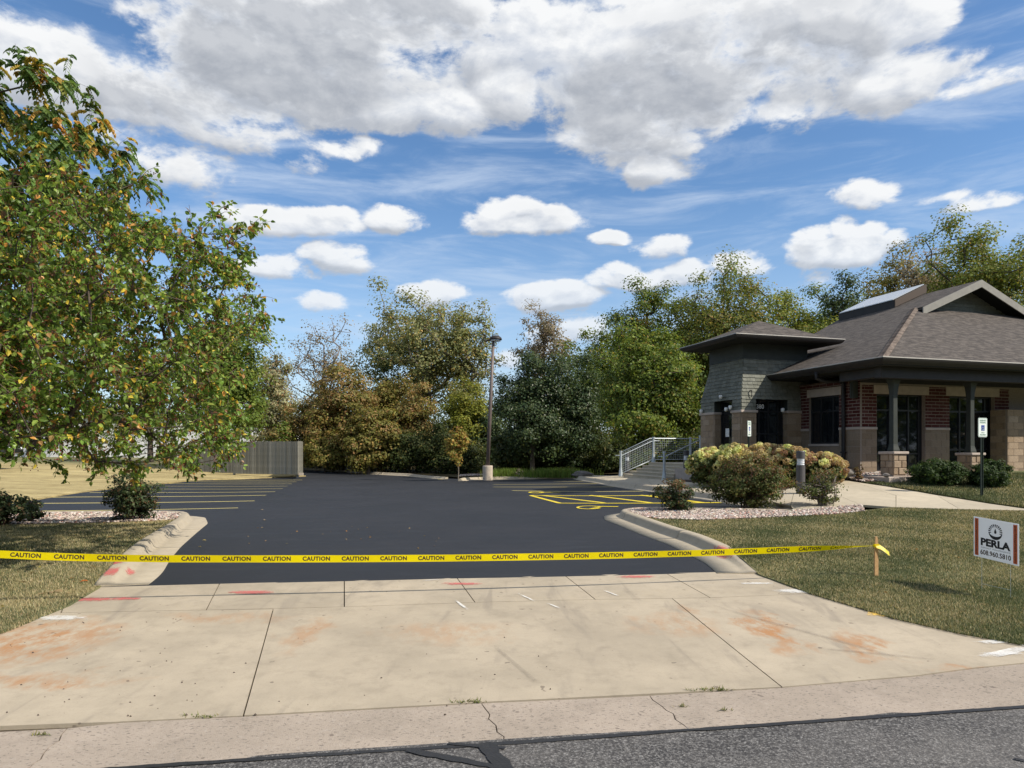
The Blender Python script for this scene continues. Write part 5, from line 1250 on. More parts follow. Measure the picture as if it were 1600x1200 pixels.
def plant(name, label, cat, base, h, crown_c, crown_r, nclump, nleaf, leaf, pal, seed, trunk_r=.18, bark='bark', sig=.16, trunk_top=.75, shell=.5, lump=.25, up=.5, group=None,
          density=1., mat='leaf', tints=.22, autumn=None, leafname='foliage', stems=1, flatbot=0., stuffcrown=False, aspect=.72, droop=0., minr=.008, ntr=6, barebits=0., autumn_top=0.):
    """base xyz; crown centre/radii relative to the base"""
    r = np.random.default_rng(seed); base = np.array(base, float); c = base + np.array(crown_c); rad = np.array(crown_r, float)
    root = empty(name, tuple(base), 0, label, cat, group)
    cl = crown_points(r, np.array(crown_c, float), rad, nclump, shell, lump, flatbot)
    if stems == 1:
        top = np.array([crown_c[0], crown_c[1], crown_c[2] + rad[2] * (trunk_top * 2 - 1)])
        nd, pr, rd = skeleton((0, 0, -.1), top, cl, r, trunk_r, ntr); tm = limb_mesh('trunk', nd, pr, rd, 6 if leaf > .1 else 5, minr)
        link('trunk', tm, bark, root)
    else:
        for k in range(stems):
            a = r.uniform(0, 6.28); b0 = np.array([math.cos(a), math.sin(a), 0]) * rad[0] * .18; sub = cl[k::stems]
            if len(sub) == 0: continue
            top = b0 + (sub.mean(0) - b0) * .8
            nd, pr, rd = skeleton((b0[0], b0[1], -.05), top, sub, r, trunk_r, 4, .1); link('stem', limb_mesh('stem', nd, pr, rd, 5, minr), bark, root)
    sg_ = rad.mean() * sig
    per = max(3, int(nleaf / nclump)); cnt = np.maximum(1, (per * r.uniform(.45, 1.5, nclump))).astype(int)
    if barebits: cnt[r.uniform(0, 1, nclump) < barebits] = 1
    idx = np.repeat(np.arange(nclump), cnt); cs_ = r.uniform(.65, 1.45, (nclump, 1))[idx]; dl = unit(r.normal(0, 1, (len(idx), 3)) + [0, 0, .25]); inner = np.array(crown_c) * [1, 1, .85]
    P = cl[idx] + dl * (r.uniform(0, 1, (len(idx), 1)) ** .40) * cs_ * sg_ * 1.75 * [1.15, 1.15, .72] + r.normal(0, 1, (len(idx), 3)) * sg_ * .22
    NB = dl * 1.0 + unit(cl[idx] - inner) * .5 + [0, 0, .35]
    col = palette_cols(len(P), pal, r); tn = 1 + r.uniform(-tints, tints, (nclump, 1)); col = col * tn[idx]
    if autumn:
        hh_ = (cl[:, 2] - crown_c[2]) / rad[2]; sel = (r.uniform(0, 1, nclump) < autumn[0] * (1 + np.clip(hh_ * autumn_top, -1, 1.5)))[idx]; ac = palette_cols(len(P), autumn[1], r); mx = sel & (r.uniform(0, 1, len(P)) < .75); col[mx] = ac[mx]
    V, Fc, C_ = leaf_quads(P, leaf * 1.12, col, r, up, aspect=aspect, droop=droop, NB=NB)
    o = link(leafname, np_mesh(leafname, V, Fc, C_), mat, root)
    return root
for k_ in PAL: PAL[k_] = [(w_, tuple(min(.8, x * (1.95 if k_ in ('cotton', 'rust', 'olive', 'maple', 'locust', 'pale', 'grey', 'dark', 'crab') else 1.7)) for x in c_)) for w_, c_ in PAL[k_]]
def tree_px(name, label, cx, base_py, top_py, hw, y, crown_frac, **k):
    """a tree that stands y metres away; crown from crown_frac of its height to the top"""
    x = (cx - CX) / F * y; z0 = e1(x, y) + .05; ztop = HC - (top_py - HY) / F * y; H = ztop - z0
    rz = H * (1 - crown_frac) / 2; rxy = hw / F * y
    return plant(name, label, k.pop('cat', 'tree'), (x, y, z0), H, (0, 0, H * crown_frac + rz), (rxy, rxy * k.pop('depth', .85), rz), **k)
BG = 'trees at the back of the parking lot'
# far row
tree_px('cottonwood_tree', 'big cottonwood with several pale trunks and airy grey green crown behind the rust brush', 655, 735, 449, 108, 62, .34, nclump=210, nleaf=26000, leaf=.20, pal=PAL['cotton'], seed=1, trunk_r=.42, bark='bark_pale', sig=.105, shell=.42, lump=.3, trunk_top=.55, group=BG)
tree_px('cottonwood_tree', 'slimmer cottonwood stem behind the lamp post with light grey green leaves', 728, 735, 470, 38, 60, .25, nclump=90, nleaf=9000, leaf=.19, pal=PAL['cotton'], seed=2, trunk_r=.24, bark='bark_pale', sig=.14, group=BG)
tree_px('ash_tree', 'nearly bare grey tree left of the big cottonwood', 505, 735, 500, 62, 66, .28, nclump=190, nleaf=5200, leaf=.17, pal=PAL['grey'], seed=3, trunk_r=.28, bark='twig_grey', sig=.12, shell=.45, minr=.022, group=BG)
tree_px('ash_tree', 'half bare grey tree rising above the paired dark pear trees', 848, 735, 474, 44, 60, .45, nclump=120, nleaf=6500, leaf=.17, pal=PAL['grey'], seed=4, trunk_r=.22, bark='twig_grey', sig=.13, minr=.018, group=BG)
tree_px('spruce_tree', 'dark green tree peeking between the grey tree and the cottonwood trunks', 606, 735, 556, 32, 60, .2, nclump=70, nleaf=8000, leaf=.18, pal=PAL['dark'], seed=5, trunk_r=.2, group=BG)
for q in ((536, 575, 50, 52, 'rust', 'rust brown tree, broadest of the autumn brush right of the fence', 6), (500, 612, 42, 54, 'rust', 'rust tinted tree nearest the grey board fence', 7), (612, 592, 46, 55, 'olive', 'olive brown tree below the cottonwood trunks', 8), (652, 612, 34, 53, 'rust', 'small reddish brown tree under the cottonwood', 9), (575, 640, 40, 49, 'olive', 'low olive bush tree in front of the rust brown tree', 10)):
    tree_px('brush_tree', q[5], q[0], 738, q[1], q[2], q[3], .06, nclump=120, nleaf=17000, leaf=.17, pal=PAL[q[4]], seed=q[6], trunk_r=.14, sig=.16, shell=.5, lump=.3, group=BG, autumn=(.3, PAL['olive'] if q[4] == 'rust' else PAL['rust']))
tree_px('maple_tree', 'bright yellow green tree just left of the lamp post', 727, 738, 602, 36, 50, .12, nclump=90, nleaf=15000, leaf=.15, pal=PAL['yellowgreen'], seed=11, trunk_r=.14, sig=.17, group=BG)
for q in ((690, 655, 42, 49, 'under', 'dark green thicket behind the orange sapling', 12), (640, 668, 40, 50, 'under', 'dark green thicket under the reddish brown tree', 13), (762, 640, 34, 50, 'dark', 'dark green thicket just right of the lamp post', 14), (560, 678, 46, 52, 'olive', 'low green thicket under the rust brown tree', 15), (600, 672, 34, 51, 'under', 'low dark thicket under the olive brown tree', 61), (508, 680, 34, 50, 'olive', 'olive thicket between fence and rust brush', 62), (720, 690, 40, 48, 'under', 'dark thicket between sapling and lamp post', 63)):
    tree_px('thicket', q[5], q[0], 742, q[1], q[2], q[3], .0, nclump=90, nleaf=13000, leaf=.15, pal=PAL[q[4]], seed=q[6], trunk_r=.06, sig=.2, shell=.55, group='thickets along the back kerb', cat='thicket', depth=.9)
# left group behind the fence
tree_px('poplar_tree', 'pale grey green poplar behind the board fence', 425, 735, 535, 34, 56, .05, nclump=110, nleaf=12000, leaf=.18, pal=PAL['pale'], seed=16, trunk_r=.2, sig=.15, group=BG)
tree_px('poplar_tree', 'low rust tinted tree over the right end of the board fence', 452, 735, 655, 34, 52, .0, nclump=70, nleaf=9000, leaf=.15, pal=PAL['rust'], seed=17, trunk_r=.1, sig=.18, group=BG, autumn=(.45, PAL['bright']))
tree_px('maple_tree', 'tall bright green tree behind the crabapple reaching over the fence', 352, 742, 470, 62, 47, .12, nclump=190, nleaf=34000, leaf=.17, pal=PAL['bright'], seed=18, trunk_r=.2, sig=.14, group=BG)
tree_px('maple_tree', 'green tree behind the crabapple towards the white building', 235, 738, 520, 90, 56, .10, nclump=120, nleaf=16000, leaf=.16, pal=PAL['bright'], seed=19, trunk_r=.2, sig=.16, group=BG)
tree_px('maple_tree', 'green tree behind the crabapple at the far left', 60, 728, 500, 100, 70, .20, nclump=120, nleaf=14000, leaf=.17, pal=PAL['maple'], seed=20, trunk_r=.2, sig=.16, group=BG)
# right centre masses
tree_px('pear_tree', 'dark green pear tree with a pointed crown right of the lamp post', 832, 742, 540, 52, 42, .04, nclump=150, nleaf=30000, leaf=.13, pal=PAL['dark'], seed=21, trunk_r=.16, sig=.15, shell=.5, mat='leaf_gloss', group=BG)
tree_px('pear_tree', 'second dark green pear tree, left of the broad maple', 893, 742, 556, 46, 43, .04, nclump=140, nleaf=26000, leaf=.13, pal=PAL['dark'], seed=22, trunk_r=.16, sig=.15, mat='leaf_gloss', group=BG)
tree_px('maple_tree', 'broad green maple beside the entrance tower', 1020, 742, 518, 82, 34, .06, nclump=240, nleaf=44000, leaf=.13, pal=PAL['maple'], seed=23, trunk_r=.22, sig=.12, shell=.45, lump=.3, group=BG)
tree_px('locust_tree', 'dark green locust filling the gap behind pear tree and maple', 935, 738, 500, 62, 50, .15, nclump=150, nleaf=22000, leaf=.16, pal=PAL['maple'], seed=24, trunk_r=.24, sig=.14, group=BG)
tree_px('locust_tree', 'tall green locust with a high pointed top left of the tower roof', 1010, 738, 440, 62, 54, .30, nclump=150, nleaf=22000, leaf=.17, pal=PAL['maple'], seed=25, trunk_r=.28, sig=.13, group=BG, autumn=(.12, PAL['olive']))
tree_px('locust_tree', 'large yellow green locust behind the entrance tower roof', 1130, 735, 424, 98, 50, .30, nclump=220, nleaf=34000, leaf=.16, pal=PAL['locust'], seed=26, trunk_r=.34, sig=.12, shell=.45, lump=.28, group=BG, autumn=(.16, PAL['olive']))
tree_px('locust_tree', 'green locust in the dip between tower roof and main roof', 1235, 735, 458, 62, 52, .30, nclump=130, nleaf=19000, leaf=.16, pal=PAL['locust'], seed=27, trunk_r=.22, sig=.14, group=BG)
tree_px('locust_tree', 'thin dark leaved tree with an open top left of the skylight', 1318, 735, 414, 32, 52, .42, nclump=100, nleaf=6500, leaf=.16, pal=PAL['dark'], seed=28, trunk_r=.18, sig=.15, minr=.018, group=BG)
tree_px('locust_tree', 'green locust directly behind the left end of the main roof', 1292, 735, 452, 48, 56, .30, nclump=110, nleaf=15000, leaf=.16, pal=PAL['maple'], seed=29, trunk_r=.2, sig=.15, group=BG)
tree_px('oak_tree', 'rounded olive tree above the skylight', 1402, 735, 408, 52, 56, .30, nclump=130, nleaf=19000, leaf=.17, pal=PAL['olive'], seed=30, trunk_r=.25, sig=.14, group=BG)
tree_px('ash_tree', 'thin leaved brown tree whose open top stands left of the largest locust', 1448, 735, 372, 42, 50, .45, nclump=130, nleaf=7500, leaf=.15, pal=PAL['grey'], seed=31, trunk_r=.22, sig=.13, minr=.018, bark='bark', group=BG)
tree_px('locust_tree', 'largest olive green locust, rising above the gable', 1535, 735, 347, 92, 44, .34, nclump=230, nleaf=34000, leaf=.15, pal=PAL['locust'], seed=32, trunk_r=.34, sig=.12, shell=.45, lump=.28, group=BG)
tree_px('locust_tree', 'olive green locust cut off by the right edge above the roof', 1660, 735, 360, 90, 46, .30, nclump=150, nleaf=20000, leaf=.16, pal=PAL['locust'], seed=33, trunk_r=.3, sig=.13, group=BG)
tree_px('oak_tree', 'olive green oak behind the skylight, lower than the trees beside it', 1360, 735, 440, 46, 60, .2, nclump=110, nleaf=16000, leaf=.18, pal=PAL['olive'], seed=90, trunk_r=.2, sig=.15, group=BG)
tree_px('oak_tree', 'dark green tree low between the tower roof and the main roof', 1262, 735, 478, 60, 58, .15, nclump=110, nleaf=16000, leaf=.18, pal=PAL['maple'], seed=91, trunk_r=.2, sig=.15, group=BG)
tree_px('oak_tree', 'green oak behind the gable peak under the largest locust', 1475, 735, 412, 62, 54, .2, nclump=120, nleaf=18000, leaf=.17, pal=PAL['locust'], seed=92, trunk_r=.2, sig=.15, group=BG)
tree_px('oak_tree', 'low green oak left of the broad maple top', 975, 735, 505, 40, 58, .1, nclump=110, nleaf=15000, leaf=.17, pal=PAL['olive'], seed=93, trunk_r=.2, sig=.15, group=BG)
tree_px('oak_tree', 'green oak behind the left end of the tower roof', 1085, 735, 470, 56, 56, .1, nclump=120, nleaf=18000, leaf=.17, pal=PAL['maple'], seed=94, trunk_r=.2, sig=.15, group=BG)
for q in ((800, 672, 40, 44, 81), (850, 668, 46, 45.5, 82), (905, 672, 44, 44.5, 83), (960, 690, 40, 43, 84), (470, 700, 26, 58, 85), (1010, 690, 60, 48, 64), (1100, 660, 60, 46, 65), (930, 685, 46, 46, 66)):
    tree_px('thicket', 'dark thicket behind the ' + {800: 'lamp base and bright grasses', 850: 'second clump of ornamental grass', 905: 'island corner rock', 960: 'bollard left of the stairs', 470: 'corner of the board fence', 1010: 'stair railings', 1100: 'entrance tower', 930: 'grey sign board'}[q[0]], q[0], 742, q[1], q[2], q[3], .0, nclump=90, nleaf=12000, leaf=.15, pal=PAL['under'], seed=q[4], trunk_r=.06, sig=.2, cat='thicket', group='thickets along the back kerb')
# orange sapling and low plants in the end island
tree_px('maple_sapling', 'young maple sapling with orange and yellow leaves left of the lamp post', 716, 748, 667, 19, 39, .26, nclump=60, nleaf=2600, leaf=.12, pal=PAL['sapling'], seed=34, trunk_r=.035, bark='white_metal' if False else 'bark_pale', sig=.15, minr=.006, trunk_top=.9)
def grass_clump(cx, py, y, w_, h, n, seed, label, cols, group='clumps of ornamental grass by the lamp post', bw=.012, name='ornamental_grass', cat='ornamental grass'):
    r = np.random.default_rng(seed); p = at(cx, py, y); z0 = e1(p.x, p.y) + .10
    B = np.c_[r.normal(0, w_ / 3, n), r.normal(0, w_ / 5, n), np.zeros(n)]; a = r.uniform(0, 6.28, n); ln = r.uniform(.1, .45, n) * h; hh = h * r.uniform(.6, 1.1, n)
    side = np.c_[-np.sin(a), np.cos(a), np.zeros(n)] * bw; M_ = B + np.c_[np.cos(a) * ln * .35, np.sin(a) * ln * .35, hh * .65]; E = B + np.c_[np.cos(a) * ln, np.sin(a) * ln, hh]
    V = np.stack([B - side, B + side, M_ + side * .7, M_ - side * .7, E], 1).reshape(-1, 3); i = np.arange(n)[:, None] * 5
    Fc = np.concatenate([i + [0, 1, 2], i + [0, 2, 3], i + [3, 2, 4]], 1).reshape(-1, 3); c = palette_cols(n, cols, r)
    o = link(name, np_mesh(name, V, Fc, np.repeat(c, 5, 0)), 'grass_blade'); o.location = (p.x, p.y, z0); return tag(o, label, cat, group)
GC = [(4, (.12, .19, .03)), (2, (.17, .21, .05)), (1, (.09, .14, .03))]
grass_clump(792, 744, 40, 1.6, .55, 1200, 1, 'bright green ornamental grass just right of the lamp base', GC)
grass_clump(868, 743, 38, 2.6, .55, 1800, 2, 'bright green ornamental grass right of the pale flowering clump', GC)
tree_px('flower_clump', 'small pale flowering clump between the two ornamental grasses', 812, 744, 730, 7, 39, .0, nclump=20, nleaf=500, leaf=.09, pal=[(3, (.55, .46, .38)), (2, (.12, .16, .04))], seed=41, trunk_r=.01, stems=4, cat='flowers')
def rock(px, py, y, sx, sy, sz, seed, label, group=None):
    import bmesh
    b = bmesh.new(); bmesh.ops.create_icosphere(b, subdivisions=3, radius=1); r = np.random.default_rng(seed); ph = r.uniform(0, 6, 6)
    for v in b.verts:
        k = 1 + .12 * math.sin(v.co.x * 3 + ph[0]) + .10 * math.sin(v.co.y * 4 + ph[1]) + .09 * math.sin(v.co.z * 5 + ph[2] + v.co.x * 3)
        v.co = Vector((v.co.x * sx * k, v.co.y * sy * k, v.co.z * sz * k))
    me = bpy.data.meshes.new('boulder'); b.to_mesh(me); b.free(); me.polygons.foreach_set('use_smooth', [True] * len(me.polygons))
    p = at(px, py, y); o = link('boulder', me, 'boulder'); o.location = (p.x, p.y, p.z + sz * .5); return tag(o, label, 'boulder', group)
rock(1322, 743, 18.6, .28, .26, .14, 1, 'low dark boulder under the downspout outlet')
rock(910, 744, 37, .6, .4, .18, 2, 'grey rock at the corner of the end island')
rock(1384, 744, 17.6, .10, .08, .05, 3, 'small stone in the gravel left of the nearer porch pedestal')

# foundation and island shrubs
def shrub(label, cx, base_py, top_py, hw, y, seed, pal, nclump=90, nleaf=9000, leaf=.045, stems=7, name='shrub', bark='bark_red', group=None, autumn=None, sig=.16, zoff=.1, shell=.5, lump=.22, mat='leaf', depth=.85, minr=.003, tr=.018, up=.4, cat='shrub', bare=0.):
    x = (cx - CX) / F * y; z0 = e1(x, y) + zoff; H = HC - (top_py - HY) / F * y - z0; hwm = hw / F * y
    return plant(name, label, cat, (x, y, z0), H, (0, 0, H * .50), (hwm, hwm * depth, H * .53), nclump, nleaf, leaf, pal, seed, trunk_r=tr, bark=bark, sig=sig, shell=shell, lump=lump, stems=stems, group=group, autumn=autumn, mat=mat, minr=minr, up=up, barebits=bare, autumn_top=1.6)
IS = 'shrubs in the gravel bed at the kerb nose'
shrub('small open shrub at the left end of the right gravel bed', 1056, 806, 748, 30, 15.2, 51, PAL['shrubdark'], 70, 3600, .05, 8, autumn=(.35, PAL['shrubrust']), group=IS, bare=.15)
shrub('big rounded green shrub with rust tops in the gravel bed', 1170, 805, 722, 62, 15.4, 52, PAL['shrubgreen'], 230, 21000, .045, 12, autumn=(.40, PAL['shrubrust']), group=IS, sig=.12)
shrub('small shrub with dead grey twigs right of the big green shrub', 1284, 802, 738, 36, 15.0, 53, PAL['shrubgreen'], 110, 3800, .045, 14, autumn=(.3, PAL['shrubrust']), group=IS, bark='twig_grey', bare=.45, minr=.004)
shrub('dark shrub standing by the left kerb nose', 205, 808, 745, 42, 15.2, 54, PAL['shrubdark'], 130, 8500, .055, 10, sig=.15, autumn=(.15, PAL['shrubrust']))
shrub('dark shrub under the crabapple at the left edge', 0, 832, 768, 34, 14.0, 55, PAL['shrubdark'], 90, 5000, .055, 8)
shrub('sparse low shrub between the left edge shrub and the kerb nose shrub', 48, 815, 776, 20, 14.8, 56, PAL['shrubdark'], 50, 1300, .05, 8, bare=.3)
FS = 'clipped yews along the porch'
shrub('wide clipped dark yew left of the second porch pedestal', 1463, 747, 721, 39, 17.6, 57, PAL['yew'], 170, 14000, .045, 5, name='yew', sig=.14, group=FS, shell=.35, lump=.08, up=.2)
shrub('clipped dark yew behind the accessible parking sign', 1544, 747, 722, 31, 17.2, 58, PAL['yew'], 140, 12000, .045, 5, name='yew', sig=.14, group=FS, shell=.35, lump=.08, up=.2)
shrub('dry little shrub beside the boulder under the downspout', 1340, 744, 728, 9, 18.4, 59, PAL['shrubrust'], 30, 500, .04, 5)

# hydrangeas: foliage, stems and flower heads one by one
def flower_head(seed, r0=.085, cols=((.52, .48, .26), (.40, .42, .20))):
    r = np.random.default_rng(seed); n = 90; d = unit(r.normal(0, 1, (n, 3))); P = d * r0 * r.uniform(.85, 1.05, (n, 1)) * [1, 1, .82]
    N_ = unit(d + r.normal(0, .35, (n, 3))); A = unit(np.cross(N_, r.normal(0, 1, (n, 3)))); B = np.cross(N_, A); s = r0 * .24
    V = np.stack([P - A * s, P + B * s, P + A * s, P - B * s], 1).reshape(-1, 3); i = np.arange(n)[:, None] * 4
    k = r.uniform(0, 1, (n, 1)); c = np.array(cols[0]) * k + np.array(cols[1]) * (1 - k)
    return np_mesh('flower_head', V, np.concatenate([i + [0, 1, 2], i + [0, 2, 3]], 1).reshape(-1, 3), np.repeat(c, 4, 0))
HC1 = [((.80, .80, .34), (.55, .64, .22)), ((.80, .70, .36), (.60, .50, .24)), ((.85, .84, .46), (.68, .72, .32))]
HC2 = [((.38, .22, .12), (.27, .15, .09)), ((.55, .42, .22), (.40, .27, .15)), ((.64, .56, .30), (.44, .36, .18))]
FH1 = [flower_head(100 + i, .098, c) for i, c in enumerate(HC1)]; FH2 = [flower_head(110 + i, .09, c) for i, c in enumerate(HC2)]
for m__ in FH1 + FH2: m__.materials.append(MATS['leaf'])
def hydrangea(label, cx, base_py, top_py, hw, y, seed, heads, mix_, nh):
    root = shrub(label, cx, base_py, top_py + 5, hw, y, seed, PAL['shrubgreen'], 80, 5200, .085, 9, name='hydrangea', group='hydrangeas before the entrance tower', zoff=.13, up=.8, cat='hydrangea')
    r = np.random.default_rng(seed + 5); x = (cx - CX) / F * y; H = HC - (top_py - HY) / F * y - root.location.z; hwm = hw / F * y
    for k in range(nh):
        d = unit(r.normal(0, 1, 3)); d[2] = abs(d[2]) + .25 if k % 4 else d[2] * .6; d[1] = -abs(d[1]) if k % 4 else d[1]; d = unit(d); q = d * np.array([hwm, hwm * .85, H * .50]) * r.uniform(.92, 1.12) + [0, 0, H * .52]
        if q[2] < .12: q[2] = .12 + r.uniform(0, .2)
        o = bpy.data.objects.new('flower_head', (heads if r.uniform() < mix_ else (FH2 if heads is FH1 else FH1))[int(r.integers(3))]); COL.objects.link(o); o.parent = root
        o.location = tuple(q); s = r.uniform(.8, 1.3); o.scale = (s, s, s * r.uniform(.9, 1.15)); o.rotation_euler = (r.uniform(-.4, .4), r.uniform(-.4, .4), r.uniform(0, 6))
hydrangea('hydrangea with green cream heads, leftmost of the row by the steps', 1106, 757, 706, 29, 20.6, 71, FH1, .97, 95)
hydrangea('hydrangea with cream heads right of the bollard by the steps', 1150, 760, 699, 34, 20.0, 72, FH1, .85, 105)
hydrangea('hydrangea with cream and brown heads below the tower sign', 1196, 764, 698, 36, 19.2, 73, FH2, .55, 95)
hydrangea('hydrangea with mostly brown heads in front of the tower glazing', 1236, 768, 702, 32, 18.6, 74, FH2, .8, 80)
hydrangea('hydrangea with brown heads, rightmost of the row by the downspout', 1284, 760, 712, 32, 18.3, 75, FH2, .8, 70)
p = at(1301, 735, 17.9); mfl = MB(); 
o = bpy.data.objects.new('yellow_flower', None); bpy.data.objects.remove(o)
ym = flower_head(130, .05, ((.8, .62, .03), (.75, .5, .02))); o = link('yellow_flower', ym, 'leaf'); o.location = p; tag(o, 'single bright yellow flower at the right end of the hydrangeas', 'flower')
MB().tube([(0, 0, -.5), (.01, 0, -.02)], .006, 5).build('stalk', 'bark', o)

# near left: the crabapple with separate leaves, twigs and fruit
def leaf_shape(w_=.5, curl=.12):
    """8 triangle folded, curled leaf along +x, length 1"""
    mid = [(0, 0, 0), (.33, 0, -.02), (.68, 0, -.05 - curl * .3), (1, 0, -.10 - curl)]
    L_ = [(.30, w_ * .48, .07), (.66, w_ * .40, .02 - curl * .2)]; R_ = [(.30, -w_ * .48, .07), (.66, -w_ * .40, .02 - curl * .2)]
    V = mid + L_ + R_; return np.array(V), np.array([(0, 1, 4), (1, 2, 5), (1, 5, 4), (2, 3, 5), (0, 6, 1), (1, 6, 7), (1, 7, 2), (2, 7, 3)])
LV, LF = leaf_shape(.62)
def near_leaves(P, D, Nn, size, col):
    n = len(P); B = np.cross(Nn, D); V = P[:, None] + (LV[None, :, 0:1] * D[:, None] + LV[None, :, 1:2] * B[:, None] + LV[None, :, 2:3] * Nn[:, None]) * size[:, None, None]
    Fc = (LF[None] + (np.arange(n) * 8)[:, None, None]).reshape(-1, 3); return V.reshape(-1, 3), Fc, np.repeat(col, 8, 0)
def twiggy(r, clumps, center, ntw, ln, nodes_out=None):
    """twigs leaving each clump centre, outward and a little drooping; returns start, dir, length"""
    n = len(clumps) * ntw; S = np.repeat(clumps, ntw, 0); D = unit(unit(S - center) * .8 + r.normal(0, .75, (n, 3)) + [0, 0, .05]); return S, D, ln * r.uniform(.5, 1.2, n)
def near_tree(name, label, base, trunk_top, crown_c, crown_r, nclump, ntw, ln, perleaf, lsize, pal, seed, trunk_r, fruit=0, flatbot=.0, compound=False, mat='leaf_gloss', shell=.42, parts=300, sq=1.):
    r = np.random.default_rng(seed); base = np.array(base); root = empty(name, tuple(base), 0, label, 'tree')
    cl = crown_points(r, np.array(crown_c, float), np.array(crown_r, float), nclump, shell, .16, flatbot, sq)
    nd, pr, rd = skeleton((0, 0, -.1), trunk_top, cl, r, trunk_r, 5); link('trunk', limb_mesh('trunk', nd, pr, rd, 6, .005), 'bark', root)
    S, D, L_ = twiggy(r, cl, np.array(crown_c) * [1, 1, .8], ntw, ln); n = len(S)
    M_ = S + D * (L_ * .55)[:, None]; E = M_ + unit(D + [0, 0, -.45]) * (L_ * .45)[:, None]
    tn = np.vstack([S, M_, E]); i = np.arange(n); par = np.r_[-np.ones(n, int), i, i + n]
    # twigs as one mesh of thin tubes
    a_ = np.vstack([S, M_]); b_ = np.vstack([M_, E]); nn_ = np.vstack([a_, b_]); pp = np.r_[np.zeros(2*n, int), np.arange(2*n)]
    d = unit(b_ - a_); u = unit(np.cross(d, [.3, .2, 1.])); v = np.cross(d, u); ra = np.r_[np.full(n, .0042), np.full(n, .003)][:, None]
    V = np.stack([a_ + u*ra, a_ - u*ra*.5 + v*ra*.87, a_ - u*ra*.5 - v*ra*.87, b_ + u*ra*.7, b_ - u*ra*.35 + v*ra*.6, b_ - u*ra*.35 - v*ra*.6], 1).reshape(-1, 3); q = np.arange(2*n) * 6
    Fc = np.concatenate([np.stack([q + k, q + (k+1) % 3, q + 3 + (k+1) % 3, q + 3 + k], 1) for k in range(3)]); tw = link('twigs', np_mesh('twigs', V, Fc), 'bark_red', root, kind='stuff')
    # leaves
    m_ = n * perleaf; ti = np.repeat(np.arange(n), perleaf); f = r.uniform(.08, 1.03, m_)
    P = np.where((f < .55)[:, None], S[ti] + (M_[ti] - S[ti]) * (f / .55)[:, None], M_[ti] + (E[ti] - M_[ti]) * ((f - .55) / .45)[:, None])
    if not compound:
        LD = unit(D[ti] * .45 + r.normal(0, .7, (m_, 3)) + [0, 0, -.55]); P = P + LD * .012
        tmp = unit(r.normal(0, .6, (m_, 3)) + [0, 0, .9]); B = unit(np.cross(tmp, LD)); Nn = np.cross(LD, B)
        col = palette_cols(m_, pal, r); tn_ = (1 + r.uniform(-.22, .22, (len(cl), 1)))[ti // ntw]; col = col * tn_
        sz = lsize * r.uniform(.62, 1.2, m_)
    else:
        nr = m_; RD = unit(D[ti] * .5 + r.normal(0, .6, (nr, 3)) + [0, 0, .15]); rl = lsize * r.uniform(.7, 1.2, nr); k = 13; t = np.linspace(.12, 1, k)
        col0 = palette_cols(nr, pal, r); PP = P[:, None] + RD[:, None] * (rl[:, None] * t[None])[..., None] + np.array([0, 0, -1.]) * (rl[:, None] * (t[None] ** 2) * .75)[..., None]
        tang = unit(RD[:, None] + np.array([0, 0, -1.]) * (1.5 * t[None, :, None])); side = unit(np.cross(RD, [0, 0, 1.]))[:, None] * np.where(np.arange(k) % 2, 1, -1)[None, :, None]
        LD = unit(side * .8 + tang * .6 + [0, 0, -.35]).reshape(-1, 3); P = PP.reshape(-1, 3); m_ = len(P); tmp = unit(r.normal(0, .25, (m_, 3)) + [0, 0, 1]); B = unit(np.cross(tmp, LD)); Nn = np.cross(LD, B)
        col = np.repeat(col0, k, 0) * r.uniform(.85, 1.15, (m_, 1)); sz = np.repeat(rl, k) * .36
    W_ = P + base; dist = np.linalg.norm(W_ - [0, 0, HC], axis=1); px = CX + W_[:, 0] / np.maximum(W_[:, 1], .1) * F; py = HY - (W_[:, 2] - HC) / np.maximum(W_[:, 1], .1) * F
    vis = (px > 0) & (px < 1600) & (py > 0) & (py < 1200) & (W_[:, 1] > 1); face = np.abs((unit(W_ - [0, 0, HC]) * Nn).sum(1))
    score = np.where(vis, sz * (face + .15) / dist, 0); order = np.argsort(-score); big = order[:parts] if parts else order[:0]; rest = np.setdiff1d(np.arange(m_), big)
    V, Fc, C_ = near_leaves(P[rest], LD[rest], Nn[rest], sz[rest], col[rest]); link('leaves', np_mesh('leaves', V, Fc, C_), mat, root, kind='stuff')
    if parts:
        lm = np_mesh('leaf', LV, LF); lm.materials.append(MATS['leaf_obj'])
        for j in big:
            o = bpy.data.objects.new('leaf', lm); COL.objects.link(o); o.parent = root
            B = np.cross(Nn[j], LD[j]); M4 = Matrix(((LD[j][0], B[0], Nn[j][0], P[j][0]), (LD[j][1], B[1], Nn[j][1], P[j][1]), (LD[j][2], B[2], Nn[j][2], P[j][2]), (0, 0, 0, 1)))
            o.matrix_local = M4 @ Matrix.Diagonal((sz[j], sz[j], sz[j], 1)); o.color = (*[float(x) for x in col[j]], 1)
    if fruit:
        k = r.choice(len(P), fruit); cen = P[k] + r.normal(0, .02, (fruit, 3)) + [0, 0, -.05]; per = 6; C6 = (cen[:, None] + r.normal(0, .022, (fruit, per, 3))).reshape(-1, 3); s = .009
        O = np.array([(1, 0, 0), (-1, 0, 0), (0, 1, 0), (0, -1, 0), (0, 0, 1), (0, 0, -1)]) * s; V = (C6[:, None] + O[None]).reshape(-1, 3); T8 = np.array([(0, 2, 4), (2, 1, 4), (1, 3, 4), (3, 0, 4), (2, 0, 5), (1, 2, 5), (3, 1, 5), (0, 3, 5)])
